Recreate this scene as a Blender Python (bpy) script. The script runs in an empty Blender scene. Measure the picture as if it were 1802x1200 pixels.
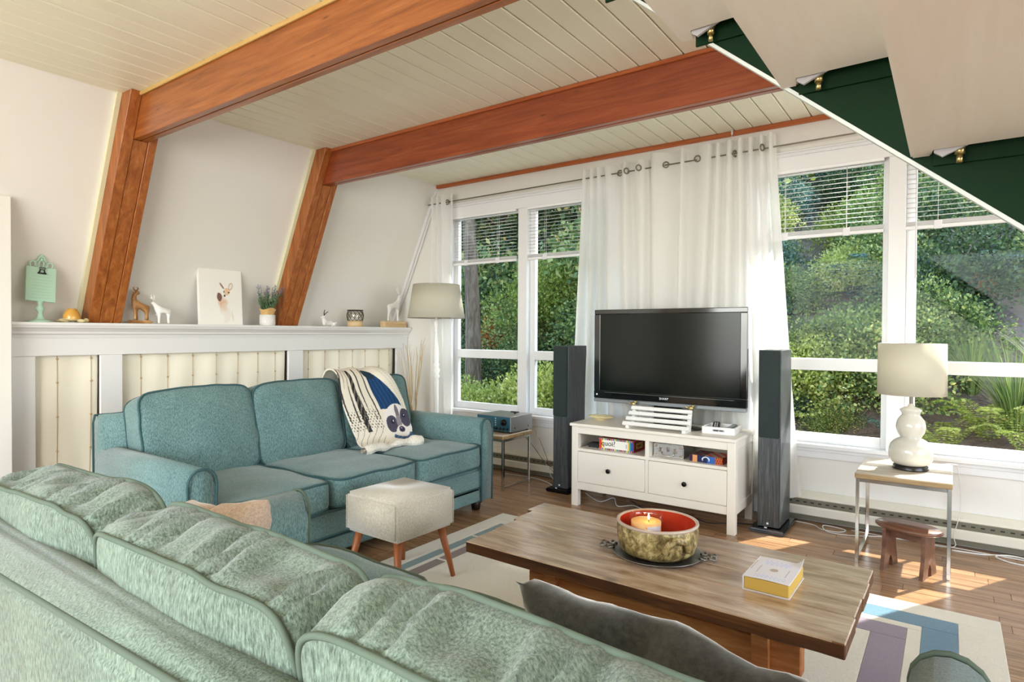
import bpy, bmesh, math, random
import numpy as np
from mathutils import Vector, Matrix, noise
PI = math.pi
scene = bpy.context.scene
col = scene.collection

# ------------------------------------------------------------------ camera
F, YAW, PIT, ROL, CAMZ = 1075.065, -0.622613, -0.0127380, 0.00528383, 1.25
cy, sy, cp, sp, cr, sr = math.cos(YAW), math.sin(YAW), math.cos(PIT), math.sin(PIT), math.cos(ROL), math.sin(ROL)
fwd = Vector((sy*cp, cy*cp, sp)); rgt = Vector((cy, -sy, 0)); upv = rgt.cross(fwd)
r2 = cr*rgt + sr*upv; u2 = -sr*rgt + cr*upv
cam = bpy.data.cameras.new('camera'); co = bpy.data.objects.new('camera', cam); col.objects.link(co)
cam.sensor_fit = 'HORIZONTAL'; cam.sensor_width = 36.0; cam.lens = F/1802*36.0; cam.clip_start = 0.02; cam.clip_end = 200
co.matrix_world = Matrix(((r2.x, u2.x, -fwd.x, 0), (r2.y, u2.y, -fwd.y, 0), (r2.z, u2.z, -fwd.z, CAMZ), (0, 0, 0, 1)))
scene.camera = co

# ------------------------------------------------------------------ world, sun, big lights, exposure
world = bpy.data.worlds.new('world'); scene.world = world; world.use_nodes = True
wn = world.node_tree; wn.nodes.clear()
wo = wn.nodes.new('ShaderNodeOutputWorld'); wb = wn.nodes.new('ShaderNodeBackground'); sk = wn.nodes.new('ShaderNodeTexSky')
sk.sky_type = 'NISHITA'; sk.sun_disc = False; sk.sun_elevation = math.radians(46); sk.sun_rotation = math.radians(29)
sk.air_density = 1.0; sk.dust_density = 1.5
wb.inputs['Strength'].default_value = 0.72
wn.links.new(sk.outputs[0], wb.inputs[0]); wn.links.new(wb.outputs[0], wo.inputs[0])
sun = bpy.data.lights.new('sun', 'SUN'); sun.energy = 8.0; sun.angle = math.radians(0.6); sun.color = (1, .93, .82)
so = bpy.data.objects.new('sun', sun); col.objects.link(so)
SD = Vector((.48, .87, 1.03)).normalized()          # towards the sun
so.rotation_euler = SD.to_track_quat('Z', 'Y').to_euler()
def area(name, loc, target, sx, sy_, power, colr=(1, 1, 1)):
    l = bpy.data.lights.new(name, 'AREA'); l.shape = 'RECTANGLE'; l.size = sx; l.size_y = sy_; l.energy = power; l.color = colr
    o = bpy.data.objects.new(name, l); col.objects.link(o); o.location = loc
    o.rotation_euler = (Vector(target) - Vector(loc)).to_track_quat('-Z', 'Y').to_euler(); return o
# added fill lamps behind the camera, standing in for rear and right daylight
area('daylight_fill_rear', (-1.2, -2.9, 1.55), (-1.6, 3.0, 1.9), 4.6, 2.0, 140, (1, .985, .95))
area('daylight_fill_right', (3.3, 1.6, 1.5), (-3.0, 2.0, 1.7), 3.6, 1.9, 48, (1, .985, .95))
scene.view_settings.view_transform = 'Standard'; scene.view_settings.look = 'None'
scene.view_settings.exposure = 0.77; scene.view_settings.gamma = 1; scene.view_settings.use_curve_mapping = False
scene.cycles.max_bounces = 8; scene.cycles.diffuse_bounces = 5; scene.cycles.transparent_max_bounces = 24
scene.cycles.use_denoising = True

# ------------------------------------------------------------------ materials
def lin(c):
    return tuple(((v/255)/12.92 if v/255 <= .04045 else ((v/255+.055)/1.055)**2.4) for v in c) + (1,)
MATS = {}
def base(name):
    m = bpy.data.materials.new(name); m.use_nodes = True; nt = m.node_tree
    b = nt.nodes.get('Principled BSDF'); MATS[name] = m; return m, nt, b
def nz(nt, scale, detail=4, rough=.6, vec=None, dist=0):
    n = nt.nodes.new('ShaderNodeTexNoise'); n.inputs['Scale'].default_value = scale; n.inputs['Detail'].default_value = detail
    n.inputs['Roughness'].default_value = rough; n.inputs['Distortion'].default_value = dist
    if vec: nt.links.new(vec, n.inputs['Vector'])
    return n
def coords(nt, scale=(1, 1, 1), kind='Object', rnd=True):
    t = nt.nodes.new('ShaderNodeTexCoord'); mp = nt.nodes.new('ShaderNodeMapping'); mp.inputs['Scale'].default_value = scale
    nt.links.new(t.outputs[kind], mp.inputs['Vector'])
    if rnd:
        oi = nt.nodes.new('ShaderNodeObjectInfo'); ml = nt.nodes.new('ShaderNodeMath'); ml.operation = 'MULTIPLY'; ml.inputs[1].default_value = 37
        nt.links.new(oi.outputs['Random'], ml.inputs[0]); nt.links.new(ml.outputs[0], mp.inputs['Location'])
    return mp.outputs[0]
def ramp(nt, src, stops):
    r = nt.nodes.new('ShaderNodeValToRGB'); e = r.color_ramp.elements
    while len(e) < len(stops): e.new(.5)
    for i, (p, c) in enumerate(stops): e[i].position = p; e[i].color = lin(c)
    nt.links.new(src, r.inputs[0]); return r
def bump(nt, b, src, strength=.3, dist=.002):
    bp = nt.nodes.new('ShaderNodeBump'); bp.inputs['Strength'].default_value = strength; bp.inputs['Distance'].default_value = dist
    nt.links.new(src, bp.inputs['Height']); nt.links.new(bp.outputs[0], b.inputs['Normal']); return bp
def simple(name, c, rough=.5, metal=0, spec=.5, nscale=0, nstr=.2, ndist=.002, var=0):
    m, nt, b = base(name); b.inputs['Base Color'].default_value = lin(c); b.inputs['Roughness'].default_value = rough
    b.inputs['Metallic'].default_value = metal; b.inputs['Specular IOR Level'].default_value = spec
    if nscale or var:
        v = coords(nt); n = nz(nt, nscale or 8, vec=v)
        if nscale: bump(nt, b, n.outputs['Fac'], nstr, ndist)
        if var:
            n2 = nz(nt, 3.0, 5, vec=v)
            r = ramp(nt, n2.outputs['Fac'], [(.3, [max(0, x-var) for x in c]), (.7, [min(255, x+var) for x in c])])
            nt.links.new(r.outputs[0], b.inputs['Base Color'])
    return m
def fabric(name, c1, c2, scale=260, fine=(1, 1, .25), rough=.95, bstr=.6, sheen=.3, bdist=.002):
    m, nt, b = base(name); v = coords(nt, fine); n = nz(nt, scale, 3, .7, v); v2 = coords(nt, (1, 1, 1)); n2 = nz(nt, 4, 4, .6, v2)
    ad = nt.nodes.new('ShaderNodeMath'); ad.operation = 'MULTIPLY_ADD'; ad.inputs[1].default_value = .25
    nt.links.new(n2.outputs['Fac'], ad.inputs[0]); nt.links.new(n.outputs['Fac'], ad.inputs[2])
    r = ramp(nt, ad.outputs[0], [(.45, c1), (.8, c2)])
    nt.links.new(r.outputs[0], b.inputs['Base Color']); b.inputs['Roughness'].default_value = rough
    b.inputs['Sheen Weight'].default_value = sheen; b.inputs['Specular IOR Level'].default_value = .2
    bump(nt, b, n.outputs['Fac'], bstr, bdist); return m
def wood(name, cs, grain=(1, 14, 14), scale=2.5, rough=.45, knots=True, bstr=.15, spec=.5, tint=0.0, coat=0):
    """grain runs along the local axis with the smallest scale"""
    m, nt, b = base(name); v = coords(nt, grain); n = nz(nt, scale, 8, .65, v, .6)
    r = ramp(nt, n.outputs['Fac'], [(.28, cs[0]), (.5, cs[1]), (.72, cs[2])]); out = r.outputs[0]
    if knots:
        g2 = tuple(max(1, x*.28) for x in grain)
        vo = nt.nodes.new('ShaderNodeTexVoronoi'); vo.inputs['Scale'].default_value = 2.6
        nt.links.new(coords(nt, g2), vo.inputs['Vector'])
        kr = ramp(nt, vo.outputs['Distance'], [(.02, (60, 60, 60)), (.09, (255, 255, 255))])
        mx = nt.nodes.new('ShaderNodeMix'); mx.data_type = 'RGBA'; mx.blend_type = 'MULTIPLY'; mx.inputs[0].default_value = .65
        nt.links.new(out, mx.inputs[6]); nt.links.new(kr.outputs[0], mx.inputs[7]); out = mx.outputs[2]
    if tint:
        oi = nt.nodes.new('ShaderNodeObjectInfo'); hs = nt.nodes.new('ShaderNodeHueSaturation'); mr = nt.nodes.new('ShaderNodeMapRange')
        mr.inputs[3].default_value = 1-tint; mr.inputs[4].default_value = 1+tint
        nt.links.new(oi.outputs['Random'], mr.inputs[0]); nt.links.new(mr.outputs[0], hs.inputs['Value']); nt.links.new(out, hs.inputs['Color']); out = hs.outputs[0]
    nt.links.new(out, b.inputs['Base Color']); b.inputs['Roughness'].default_value = rough; b.inputs['Specular IOR Level'].default_value = spec
    if coat: b.inputs['Coat Weight'].default_value = coat; b.inputs['Coat Roughness'].default_value = .22
    bump(nt, b, n.outputs['Fac'], bstr, .002); return m
def glassy(name, c=(255, 255, 255), gloss=.08, rough=.0):
    m = bpy.data.materials.new(name); m.use_nodes = True; nt = m.node_tree; nt.nodes.clear()
    o = nt.nodes.new('ShaderNodeOutputMaterial'); t = nt.nodes.new('ShaderNodeBsdfTransparent'); g = nt.nodes.new('ShaderNodeBsdfGlossy'); x = nt.nodes.new('ShaderNodeMixShader')
    t.inputs[0].default_value = lin(c); g.inputs['Roughness'].default_value = rough; x.inputs[0].default_value = gloss
    nt.links.new(t.outputs[0], x.inputs[1]); nt.links.new(g.outputs[0], x.inputs[2]); nt.links.new(x.outputs[0], o.inputs[0]); return m
def sheer(name, c, transp=.12, transl=.5, nscale=300):
    m = bpy.data.materials.new(name); m.use_nodes = True; nt = m.node_tree; nt.nodes.clear(); N = nt.nodes.new; L = nt.links.new
    o = N('ShaderNodeOutputMaterial'); d = N('ShaderNodeBsdfDiffuse'); t = N('ShaderNodeBsdfTranslucent'); tr = N('ShaderNodeBsdfTransparent')
    a = N('ShaderNodeMixShader'); b = N('ShaderNodeMixShader'); d.inputs[0].default_value = lin(c); t.inputs[0].default_value = lin(c)
    a.inputs[0].default_value = transl; b.inputs[0].default_value = transp
    L(d.outputs[0], a.inputs[1]); L(t.outputs[0], a.inputs[2]); L(a.outputs[0], b.inputs[1]); L(tr.outputs[0], b.inputs[2]); L(b.outputs[0], o.inputs[0])
    n = nz(nt, nscale, 3, .7, coords(nt, (.15, 1, 1))); bp = N('ShaderNodeBump'); bp.inputs['Strength'].default_value = .3; bp.inputs['Distance'].default_value = .002
    L(n.outputs['Fac'], bp.inputs['Height']); L(bp.outputs[0], d.inputs['Normal']); L(bp.outputs[0], t.inputs['Normal'])
    return m
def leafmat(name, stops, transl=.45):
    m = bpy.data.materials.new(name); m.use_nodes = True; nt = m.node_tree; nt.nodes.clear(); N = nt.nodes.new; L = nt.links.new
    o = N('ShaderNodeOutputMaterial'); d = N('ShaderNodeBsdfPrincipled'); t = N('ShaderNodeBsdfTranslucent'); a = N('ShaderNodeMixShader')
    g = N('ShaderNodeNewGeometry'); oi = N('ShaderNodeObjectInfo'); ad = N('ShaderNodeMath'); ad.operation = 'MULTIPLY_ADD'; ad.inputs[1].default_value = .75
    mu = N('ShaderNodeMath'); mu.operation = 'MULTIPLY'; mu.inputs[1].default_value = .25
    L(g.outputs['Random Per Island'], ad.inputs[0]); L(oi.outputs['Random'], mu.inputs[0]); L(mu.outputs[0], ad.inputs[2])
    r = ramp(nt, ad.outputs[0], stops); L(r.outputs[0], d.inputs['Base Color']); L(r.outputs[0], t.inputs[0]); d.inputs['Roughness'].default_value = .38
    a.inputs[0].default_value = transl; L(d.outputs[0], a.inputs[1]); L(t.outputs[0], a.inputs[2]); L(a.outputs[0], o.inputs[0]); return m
def potmat():
    m, nt, b = base('mottled_glaze'); v = coords(nt, (1, 1, 1)); v2 = coords(nt, (26, 26, 2.5))
    n = nz(nt, 34, 5, .7, v, .8); n2 = nz(nt, 1.6, 4, .6, v2); ad = nt.nodes.new('ShaderNodeMath'); ad.operation = 'MULTIPLY_ADD'; ad.inputs[1].default_value = .6
    nt.links.new(n2.outputs['Fac'], ad.inputs[0]); nt.links.new(n.outputs['Fac'], ad.inputs[2])
    r = ramp(nt, ad.outputs[0], [(.62, (62, 50, 30)), (.74, (116, 98, 58)), (.84, (160, 142, 92)), (.98, (214, 196, 144))]); nt.links.new(r.outputs[0], b.inputs['Base Color'])
    b.inputs['Roughness'].default_value = .35; bump(nt, b, n.outputs['Fac'], .4, .003); return m
def vcol(name, rough=.8, bscale=300, bstr=.2, bdist=.001):
    m, nt, b = base(name); a = nt.nodes.new('ShaderNodeAttribute'); a.attribute_name = 'col'
    nt.links.new(a.outputs['Color'], b.inputs['Base Color']); b.inputs['Roughness'].default_value = rough; b.inputs['Specular IOR Level'].default_value = .3
    n = nz(nt, bscale, 3, vec=coords(nt)); bump(nt, b, n.outputs['Fac'], bstr, bdist); return m

M = {}
M['wall'] = simple('wall_paint', (230, 228, 222), .7, nscale=60, nstr=.05)
M['trimw'] = simple('white_trim_paint', (228, 228, 228), .35, nscale=30, nstr=.04)
M['ceil'] = wood('ceiling_paint', [(234, 232, 208), (237, 235, 213), (239, 237, 217)], (20, 1, 20), 2, .4, False, .03, tint=.015)
M['dark'] = simple('dark_gap', (70, 60, 40), .9)
M['greentrim'] = simple('cream_green_paint', (222, 220, 185), .5)
M['beam'] = wood('beam_wood', [(118, 62, 22), (152, 86, 36), (174, 108, 56)], (1, 16, 16), 2.2, .34, True, .1, .6, coat=.35)
M['beamred'] = wood('beam_red_wood', [(114, 46, 18), (142, 64, 28), (164, 84, 42)], (1, 16, 16), 2.2, .36, True, .1, .6, coat=.35)
M['post'] = wood('post_wood', [(124, 66, 24), (160, 92, 40), (188, 122, 64)], (14, 14, 1), 2.2, .4, True, .1, .5)
M['beamtrim'] = wood('trim_wood', [(150, 70, 30), (178, 96, 50), (190, 110, 62)], (1, 20, 20), 2, .4, False)
M['yellowtrim'] = wood('yellow_trim_wood', [(180, 140, 70), (200, 164, 96), (210, 178, 112)], (1, 20, 20), 2, .45, False)
M['floorw'] = wood('floor_oak', [(116, 84, 58), (154, 118, 86), (180, 146, 112)], (1, 16, 16), 2.4, .24, False, .08, .5, tint=.14)
M['floorb'] = simple('floor_base', (80, 50, 30), .6)
M['sofa'] = fabric('teal_chenille', (66, 96, 98), (124, 154, 152), 240, (1, 1, .3), bstr=.7)
M['sofa_warm'] = fabric('teal_chenille_warm_lit', (66, 80, 68), (132, 150, 134), 240, (1, 1, .3), bstr=.8)  # same teal fabric, warm light from behind put into the colour
M['piping'] = simple('dark_piping', (50, 84, 88), .8)
M['piping_warm'] = simple('sofa_piping_warm_lit', (88, 102, 88), .9)  # piping toned to match, with that warm light in its colour
M['feet'] = simple('espresso_wood', (42, 26, 20), .4)
M['otto'] = fabric('beige_velvet', (182, 174, 156), (212, 206, 190), 120, (1, 1, 1), .7, .2, .6)
M['legw'] = wood('walnut_leg', [(130, 70, 36), (158, 90, 48), (180, 110, 64)], (10, 10, 1), 2, .35, False)
M['tabletop'] = wood('worn_plank', [(122, 88, 60), (180, 152, 126), (212, 198, 180)], (1, 5.5, 5.5), 4.5, .28, True, .35, .8, tint=.05, coat=.8)
M['tableedge'] = wood('dark_plank_edge', [(52, 28, 12), (88, 52, 22), (134, 88, 40)], (1, 10, 10), 2.2, .5, True, .3)
M['tableleg'] = wood('pine_leg', [(138, 76, 34), (170, 104, 52), (206, 150, 92)], (1, 8, 8), 2.2, .5, True, .2)
M['white'] = simple('white_lacquer', (236, 230, 218), .32, nscale=14, nstr=.03)
M['whitein'] = simple('white_inner', (214, 202, 176), .6)
M['knob'] = simple('black_knob', (20, 18, 16), .2, .6)
M['black'] = simple('black_gloss', (10, 11, 12), .08, 0, .7)
M['screen'] = simple('tv_screen', (4, 12, 7), .14, 0, .25)
M['silver'] = simple('silver_plastic', (128, 132, 134), .35, .4)
M['grommet'] = simple('grommet_metal', (128, 120, 106), .35, .6)
M['chrome'] = simple('chrome', (215, 212, 205), .16, 1)
M['steel'] = simple('brushed_steel', (176, 174, 172), .38, .85)
M['logo'] = simple('logo_white', (230, 232, 235), .5)
M['ash'] = wood('black_ash', [(34, 38, 40), (62, 66, 68), (96, 98, 98)], (40, 40, 2), 3, .4, False, .5, .5)
M['grille'] = fabric('speaker_cloth', (26, 34, 34), (48, 60, 58), 500, (1, 1, 1), .6, .3, .1)
M['heater'] = simple('heater_cream', (226, 222, 206), .45)
M['fins'] = simple('heater_grille', (120, 118, 100), .6, .3)
M['cordw'] = simple('white_cord', (226, 224, 218), .5)
M['cordb'] = simple('black_cord', (30, 28, 28), .5)
M['cordr'] = simple('red_cord', (150, 60, 50), .5)
M['curtain'] = sheer('sheer_white', (252, 252, 250), .12, .58)
M['linen'] = simple('drop_cloth', (246, 240, 222), .9, nscale=50, nstr=.15)
M['stitch'] = simple('brown_stitch', (196, 170, 128), .8)
M['glass'] = glassy('window_glass', (250, 253, 252), .004)
M['blind'] = simple('blind_white', (236, 236, 236), .4)
M['clearp'] = simple('blind_clip', (225, 225, 230), .2)
M['lampsh'] = sheer('lampshade_linen', (212, 207, 190), .0, .22, 400)
M['ceramic'] = simple('white_ceramic', (208, 204, 192), .08, 0, .6)
M['blackwd'] = simple('black_wood', (26, 24, 22), .25)
M['greywood'] = wood('weathered_top', [(140, 118, 90), (190, 178, 158), (216, 208, 194)], (1, 12, 12), 3, .5, True, .3)
M['topedge'] = wood('top_edge', [(110, 86, 54), (160, 132, 90), (186, 160, 118)], (1, 12, 12), 3, .5, False, .3)
M['stool'] = wood('stool_wood', [(84, 52, 38), (116, 78, 60), (150, 112, 92)], (1, 10, 10), 2.4, .28, False, .1, .6)
M['mint'] = simple('mint_paint', (176, 212, 190), .6, nscale=90, nstr=.2)
M['amber'] = simple('amber_shell', (214, 158, 66), .15, 0, .7, var=24)
M['stone'] = simple('cream_stone', (220, 206, 160), .5, nscale=40, nstr=.4, var=18)
M['brownw'] = wood('carved_brown', [(96, 58, 24), (170, 120, 66), (214, 176, 120)], (3, 3, 3), 2.5, .5, False, .2)
M['whitec'] = simple('white_resin', (240, 238, 234), .4, nscale=80, nstr=.1)
M['pot'] = simple('pot_white', (232, 230, 226), .5)
M['burlap'] = fabric('burlap', (190, 146, 84), (226, 190, 130), 200, (1, 1, 1))
M['leafg'] = leafmat('sage_leaf', [(0, (72, 104, 66)), (.5, (120, 150, 110)), (1, (170, 190, 160))], .2)
M['lav'] = leafmat('lavender_bud', [(0, (110, 104, 140)), (1, (170, 164, 190))], .1)
M['basew'] = wood('driftwood', [(190, 150, 100), (216, 184, 140), (232, 208, 172)], (1, 1, 8), 3, .6, False)
M['jar'] = glassy('jar_glass', (250, 248, 240), .12, .05)
M['branch'] = simple('dry_branch', (206, 182, 136), .7)
M['greyc'] = fabric('charcoal_velvet', (36, 37, 33), (66, 67, 61), 60, (1, 1, 1), .75, .2, .9)
M['pinkc'] = fabric('beige_cushion', (180, 152, 130), (214, 190, 170), 140, (1, 1, 1), .9, .3, .5)
M['sherpa'] = fabric('sherpa', (214, 206, 190), (246, 240, 228), 90, (1, 1, 1), .95, 1.0, .5, .006)
M['treadw'] = wood('birch_tread', [(241, 232, 218), (245, 238, 227), (248, 243, 234)], (10, 1, 10), 2, .5, False, .03)
M['green'] = simple('dark_green_steel', (7, 38, 16), .6, 0, .15, nscale=30, nstr=.25)
M['flange'] = simple('stringer_edge', (206, 212, 206), .5)
M['bracket'] = simple('bracket_grey', (176, 174, 176), .5)
M['brass'] = simple('brass', (200, 180, 120), .3, .9)
M['clay'] = simple('glazed_red', (168, 44, 22), .22, var=26)
M['potout'] = potmat()
M['rim'] = simple('pot_rim', (196, 176, 160), .3)
M['pewter'] = simple('pewter', (150, 150, 148), .28, 1, nscale=60, nstr=.3)
M['wax'] = simple('candle_wax', (252, 226, 180), .5)
M['candleg'] = glassy('candle_glass', (255, 240, 215), .1, .05)
M['paper'] = simple('book_pages', (206, 170, 80), .8, nscale=200, nstr=.3)
M['cover'] = simple('book_cover', (222, 220, 226), .4, var=14)
M['soil'] = simple('forest_floor', (104, 88, 78), .9, nscale=12, nstr=1, ndist=.05, var=26)
M['bark'] = wood('bark', [(60, 46, 34), (110, 92, 74), (150, 132, 112)], (6, 6, 1.2), 3, .9, False, 1)
M['vcol'] = vcol('printed', .7); M['vcloth'] = vcol('printed_cloth', .95, 160, .6, .003)
def emit(name, c, s):
    m, nt, b = base(name); b.inputs['Emission Color'].default_value = lin(c); b.inputs['Emission Strength'].default_value = s; return m
M['flame'] = emit('flame', (255, 214, 140), 14)
M['rugA'] = fabric('rug_cream', (206, 200, 184), (232, 226, 210), 300, (1, 1, 1), bstr=1)
M['rugB'] = fabric('rug_blue', (70, 108, 132), (100, 140, 160), 300, (1, 1, 1), bstr=1)
M['rugP'] = fabric('rug_plum', (122, 108, 124), (150, 136, 150), 300, (1, 1, 1), bstr=1)
M['rugT'] = fabric('rug_teal', (96, 124, 126), (120, 146, 146), 300, (1, 1, 1), bstr=1)
M['rugN'] = fabric('rug_brown', (104, 86, 76), (132, 112, 100), 300, (1, 1, 1), bstr=1)

# ------------------------------------------------------------------ mesh helpers
class G:
    def __init__(s): s.bm = bmesh.new(); s.m = 0
    def _mark(s, fs):
        for f in fs: f.material_index = s.m
    def box(s, x0, x1, y0, y1, z0, z1, bev=0, seg=1):
        r = bmesh.ops.create_cube(s.bm, size=1)['verts']
        for v in r:
            v.co = Vector(((x0+x1)/2+v.co.x*(x1-x0), (y0+y1)/2+v.co.y*(y1-y0), (z0+z1)/2+v.co.z*(z1-z0)))
        es = list({e for v in r for e in v.link_edges}); fs = list({f for v in r for f in v.link_faces}); s._mark(fs)
        if bev: bmesh.ops.bevel(s.bm, geom=es, offset=bev, segments=seg, affect='EDGES', material=-1)
        return s
    def obox(s, c, size, rot=(0, 0, 0), bev=0):
        from mathutils import Euler
        mt = Matrix.Translation(c) @ Euler(rot).to_matrix().to_4x4(); n0 = len(s.bm.verts)
        s.box(-size[0]/2, size[0]/2, -size[1]/2, size[1]/2, -size[2]/2, size[2]/2, bev)
        s.bm.verts.ensure_lookup_table()
        for v in s.bm.verts[n0:]: v.co = mt @ v.co
        return s
    def hexa(s, pts):     # 8 points: bottom 4 ccw, top 4
        v = [s.bm.verts.new(p) for p in pts]
        for f in ((3, 2, 1, 0), (4, 5, 6, 7), (0, 1, 5, 4), (1, 2, 6, 5), (2, 3, 7, 6), (3, 0, 4, 7)): s._mark([s.bm.faces.new([v[i] for i in f])])
        return s
    def prism(s, poly, axis, a, b):     # poly of 2d points in the other two axes, cyclic order
        def P(u, w, t): return {'x': (t, u, w), 'y': (u, t, w), 'z': (u, w, t)}[axis]
        A = [s.bm.verts.new(P(u, w, a)) for u, w in poly]; B = [s.bm.verts.new(P(u, w, b)) for u, w in poly]; n = len(poly)
        s._mark([s.bm.faces.new(A), s.bm.faces.new(B[::-1])]); s._mark([s.bm.faces.new((A[i], B[i], B[(i+1) % n], A[(i+1) % n])) for i in range(n)])
        return s
    def tube(s, pts, r, n=8, caps=True, r1=None, closed=False):
        pts = [Vector(p) for p in pts]; rings = []; k = len(pts); ref = None
        for i, p in enumerate(pts):
            t = (pts[(i+1) % k]-pts[i-1]) if closed else (pts[min(i+1, k-1)]-pts[max(i-1, 0)])
            if t.length < 1e-9: t = Vector((0, 0, 1))
            t.normalize()
            if ref is None: ref = Vector((0, 0, 1)) if abs(t.z) < .9 else Vector((1, 0, 0))
            a = t.cross(ref).normalized(); b = t.cross(a).normalized(); ref = -b if b.dot(ref) < 0 else b
            rr = r if r1 is None else r+(r1-r)*i/(k-1)
            if isinstance(r, (list, tuple)): rr = r[i]
            rings.append([s.bm.verts.new(p+a*math.cos(2*PI*j/n)*rr+b*math.sin(2*PI*j/n)*rr) for j in range(n)])
        fs = []
        for i in range(k if closed else k-1):
            A, B = rings[i], rings[(i+1) % k]
            if closed and i == k-1:   # find twist
                best = min(range(n), key=lambda q: sum((A[j].co-B[(j+q) % n].co).length for j in range(n))); B = B[best:]+B[:best]
            fs += [s.bm.faces.new((A[j], A[(j+1) % n], B[(j+1) % n], B[j])) for j in range(n)]
        if caps and not closed: fs += [s.bm.faces.new(rings[0][::-1]), s.bm.faces.new(rings[-1])]
        for f in fs: f.smooth = True
        s._mark(fs); return s
    def lathe(s, prof, n=28, c=(0, 0, 0), cap=True, sx=1, sy_=1):
        rings = []
        for r, z in prof: rings.append([s.bm.verts.new((c[0]+r*math.cos(2*PI*j/n)*sx, c[1]+r*math.sin(2*PI*j/n)*sy_, c[2]+z)) for j in range(n)])
        fs = []
        for A, B in zip(rings, rings[1:]): fs += [s.bm.faces.new((A[j], A[(j+1) % n], B[(j+1) % n], B[j])) for j in range(n)]
        for f in fs: f.smooth = True
        if cap: fs += [s.bm.faces.new(rings[0][::-1]), s.bm.faces.new(rings[-1])]
        s._mark(fs); return s
    def ell(s, c, r, n=16, rot=None):
        q = bmesh.ops.create_uvsphere(s.bm, u_segments=n, v_segments=max(6, n//2), radius=1)['verts']
        for v in q:
            p = Vector((v.co.x*r[0], v.co.y*r[1], v.co.z*r[2]))
            if rot: p = rot @ p
            v.co = p+Vector(c)
        fs = {f for v in q for f in v.link_faces}; s._mark(fs)
        for f in fs: f.smooth = True
        return s
    def grid(s, fn, nu, nv, smooth=True):
        V = [[s.bm.verts.new(fn(i/nu, j/nv)) for j in range(nv+1)] for i in range(nu+1)]; fs = []
        for i in range(nu):
            for j in range(nv): fs.append(s.bm.faces.new((V[i][j], V[i+1][j], V[i+1][j+1], V[i][j+1])))
        for f in fs: f.smooth = smooth
        s._mark(fs); return s
    def xf(s, mt): bmesh.ops.transform(s.bm, matrix=mt, verts=s.bm.verts); return s

def link(o, parent=None):
    col.objects.link(o)
    if parent: o.parent = parent
    return o
def obj(name, g, mats, parent=None, loc=None, rot=None, solid=0, kind=None, label=None, shade=False, subs=0):
    me = bpy.data.meshes.new(name); bmesh.ops.recalc_face_normals(g.bm, faces=g.bm.faces); g.bm.to_mesh(me); g.bm.free()
    if not isinstance(mats, (list, tuple)): mats = [mats]
    for m in mats: me.materials.append(M[m] if isinstance(m, str) else m)
    o = bpy.data.objects.new(name, me); link(o, parent)
    if loc: o.location = loc
    if rot: o.rotation_euler = rot
    if shade: me.shade_smooth()
    if solid: md = o.modifiers.new('solid', 'SOLIDIFY'); md.thickness = solid; md.offset = 0
    if subs: md = o.modifiers.new('sub', 'SUBSURF'); md.levels = subs; md.render_levels = subs
    if kind: o['kind'] = kind
    if label: o['label'] = label
    return o
def thing(name, label, cat, loc=(0, 0, 0), rz=0, group=None):
    o = bpy.data.objects.new(name, None); o.empty_display_size = .1; link(o); o.location = loc; o.rotation_euler = (0, 0, rz)
    return tag(o, label, cat, group)
def tag(o, label, cat, group=None):
    o['label'] = label; o['category'] = cat
    if group: o['group'] = group
    return o
def struct(name, g, mats, **k):
    o = obj(name, g, mats, **k); o['kind'] = 'structure'; return o
def copy_tree(o, parent=None, loc=None, rz=None, label=None, scale=None):
    c = o.copy(); col.objects.link(c); c.parent = parent
    if loc is not None: c.location = loc
    if rz is not None: c.rotation_euler = (0, 0, rz)
    if scale is not None: c.scale = scale
    if label: c['label'] = label
    for ch in [x for x in o.children]: copy_tree(ch, c)
    return c
def text(name, s, size, mt, parent, matname, ext=.0006, align='CENTER'):
    cu = bpy.data.curves.new(name, 'FONT'); cu.body = s; cu.size = size; cu.extrude = ext; cu.align_x = align; cu.align_y = 'CENTER'
    t = bpy.data.objects.new(name, cu); col.objects.link(t); bpy.context.view_layer.update()
    me = bpy.data.meshes.new_from_object(t.evaluated_get(bpy.context.evaluated_depsgraph_get())); me.name = name
    col.objects.unlink(t); bpy.data.objects.remove(t); me.materials.clear(); me.materials.append(M[matname] if isinstance(matname, str) else matname)
    o = bpy.data.objects.new(name, me); link(o, parent); o.matrix_local = mt; return o
def mface(x, y, z, rx=PI/2, ry=0, rz=0):   # text facing -Y by default
    from mathutils import Euler
    return Matrix.Translation((x, y, z)) @ Euler((rx, ry, rz)).to_matrix().to_4x4()
def paint_grid(name, fn, colfn, nu, nv, mat, parent=None, solid=0, smooth=True, extra=None):
    """grid surface with a printed colour per vertex"""
    us = np.arange(nu+1)/nu; vs = np.arange(nv+1)/nv
    vv = [fn(u, v) for u in us for v in vs]
    ff = [(i*(nv+1)+j, (i+1)*(nv+1)+j, (i+1)*(nv+1)+j+1, i*(nv+1)+j+1) for i in range(nu) for j in range(nv)]
    me = bpy.data.meshes.new(name); me.from_pydata(vv, [], ff); me.materials.append(M[mat])
    ca = me.color_attributes.new('col', 'FLOAT_COLOR', 'POINT')
    ca.data.foreach_set('color', np.array([lin(colfn(u, v)) for u in us for v in vs], dtype=np.float32).ravel())
    if smooth: me.shade_smooth()
    o = bpy.data.objects.new(name, me); link(o, parent)
    if solid: md = o.modifiers.new('solid', 'SOLIDIFY'); md.thickness = solid; md.offset = -1
    return o
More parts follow.
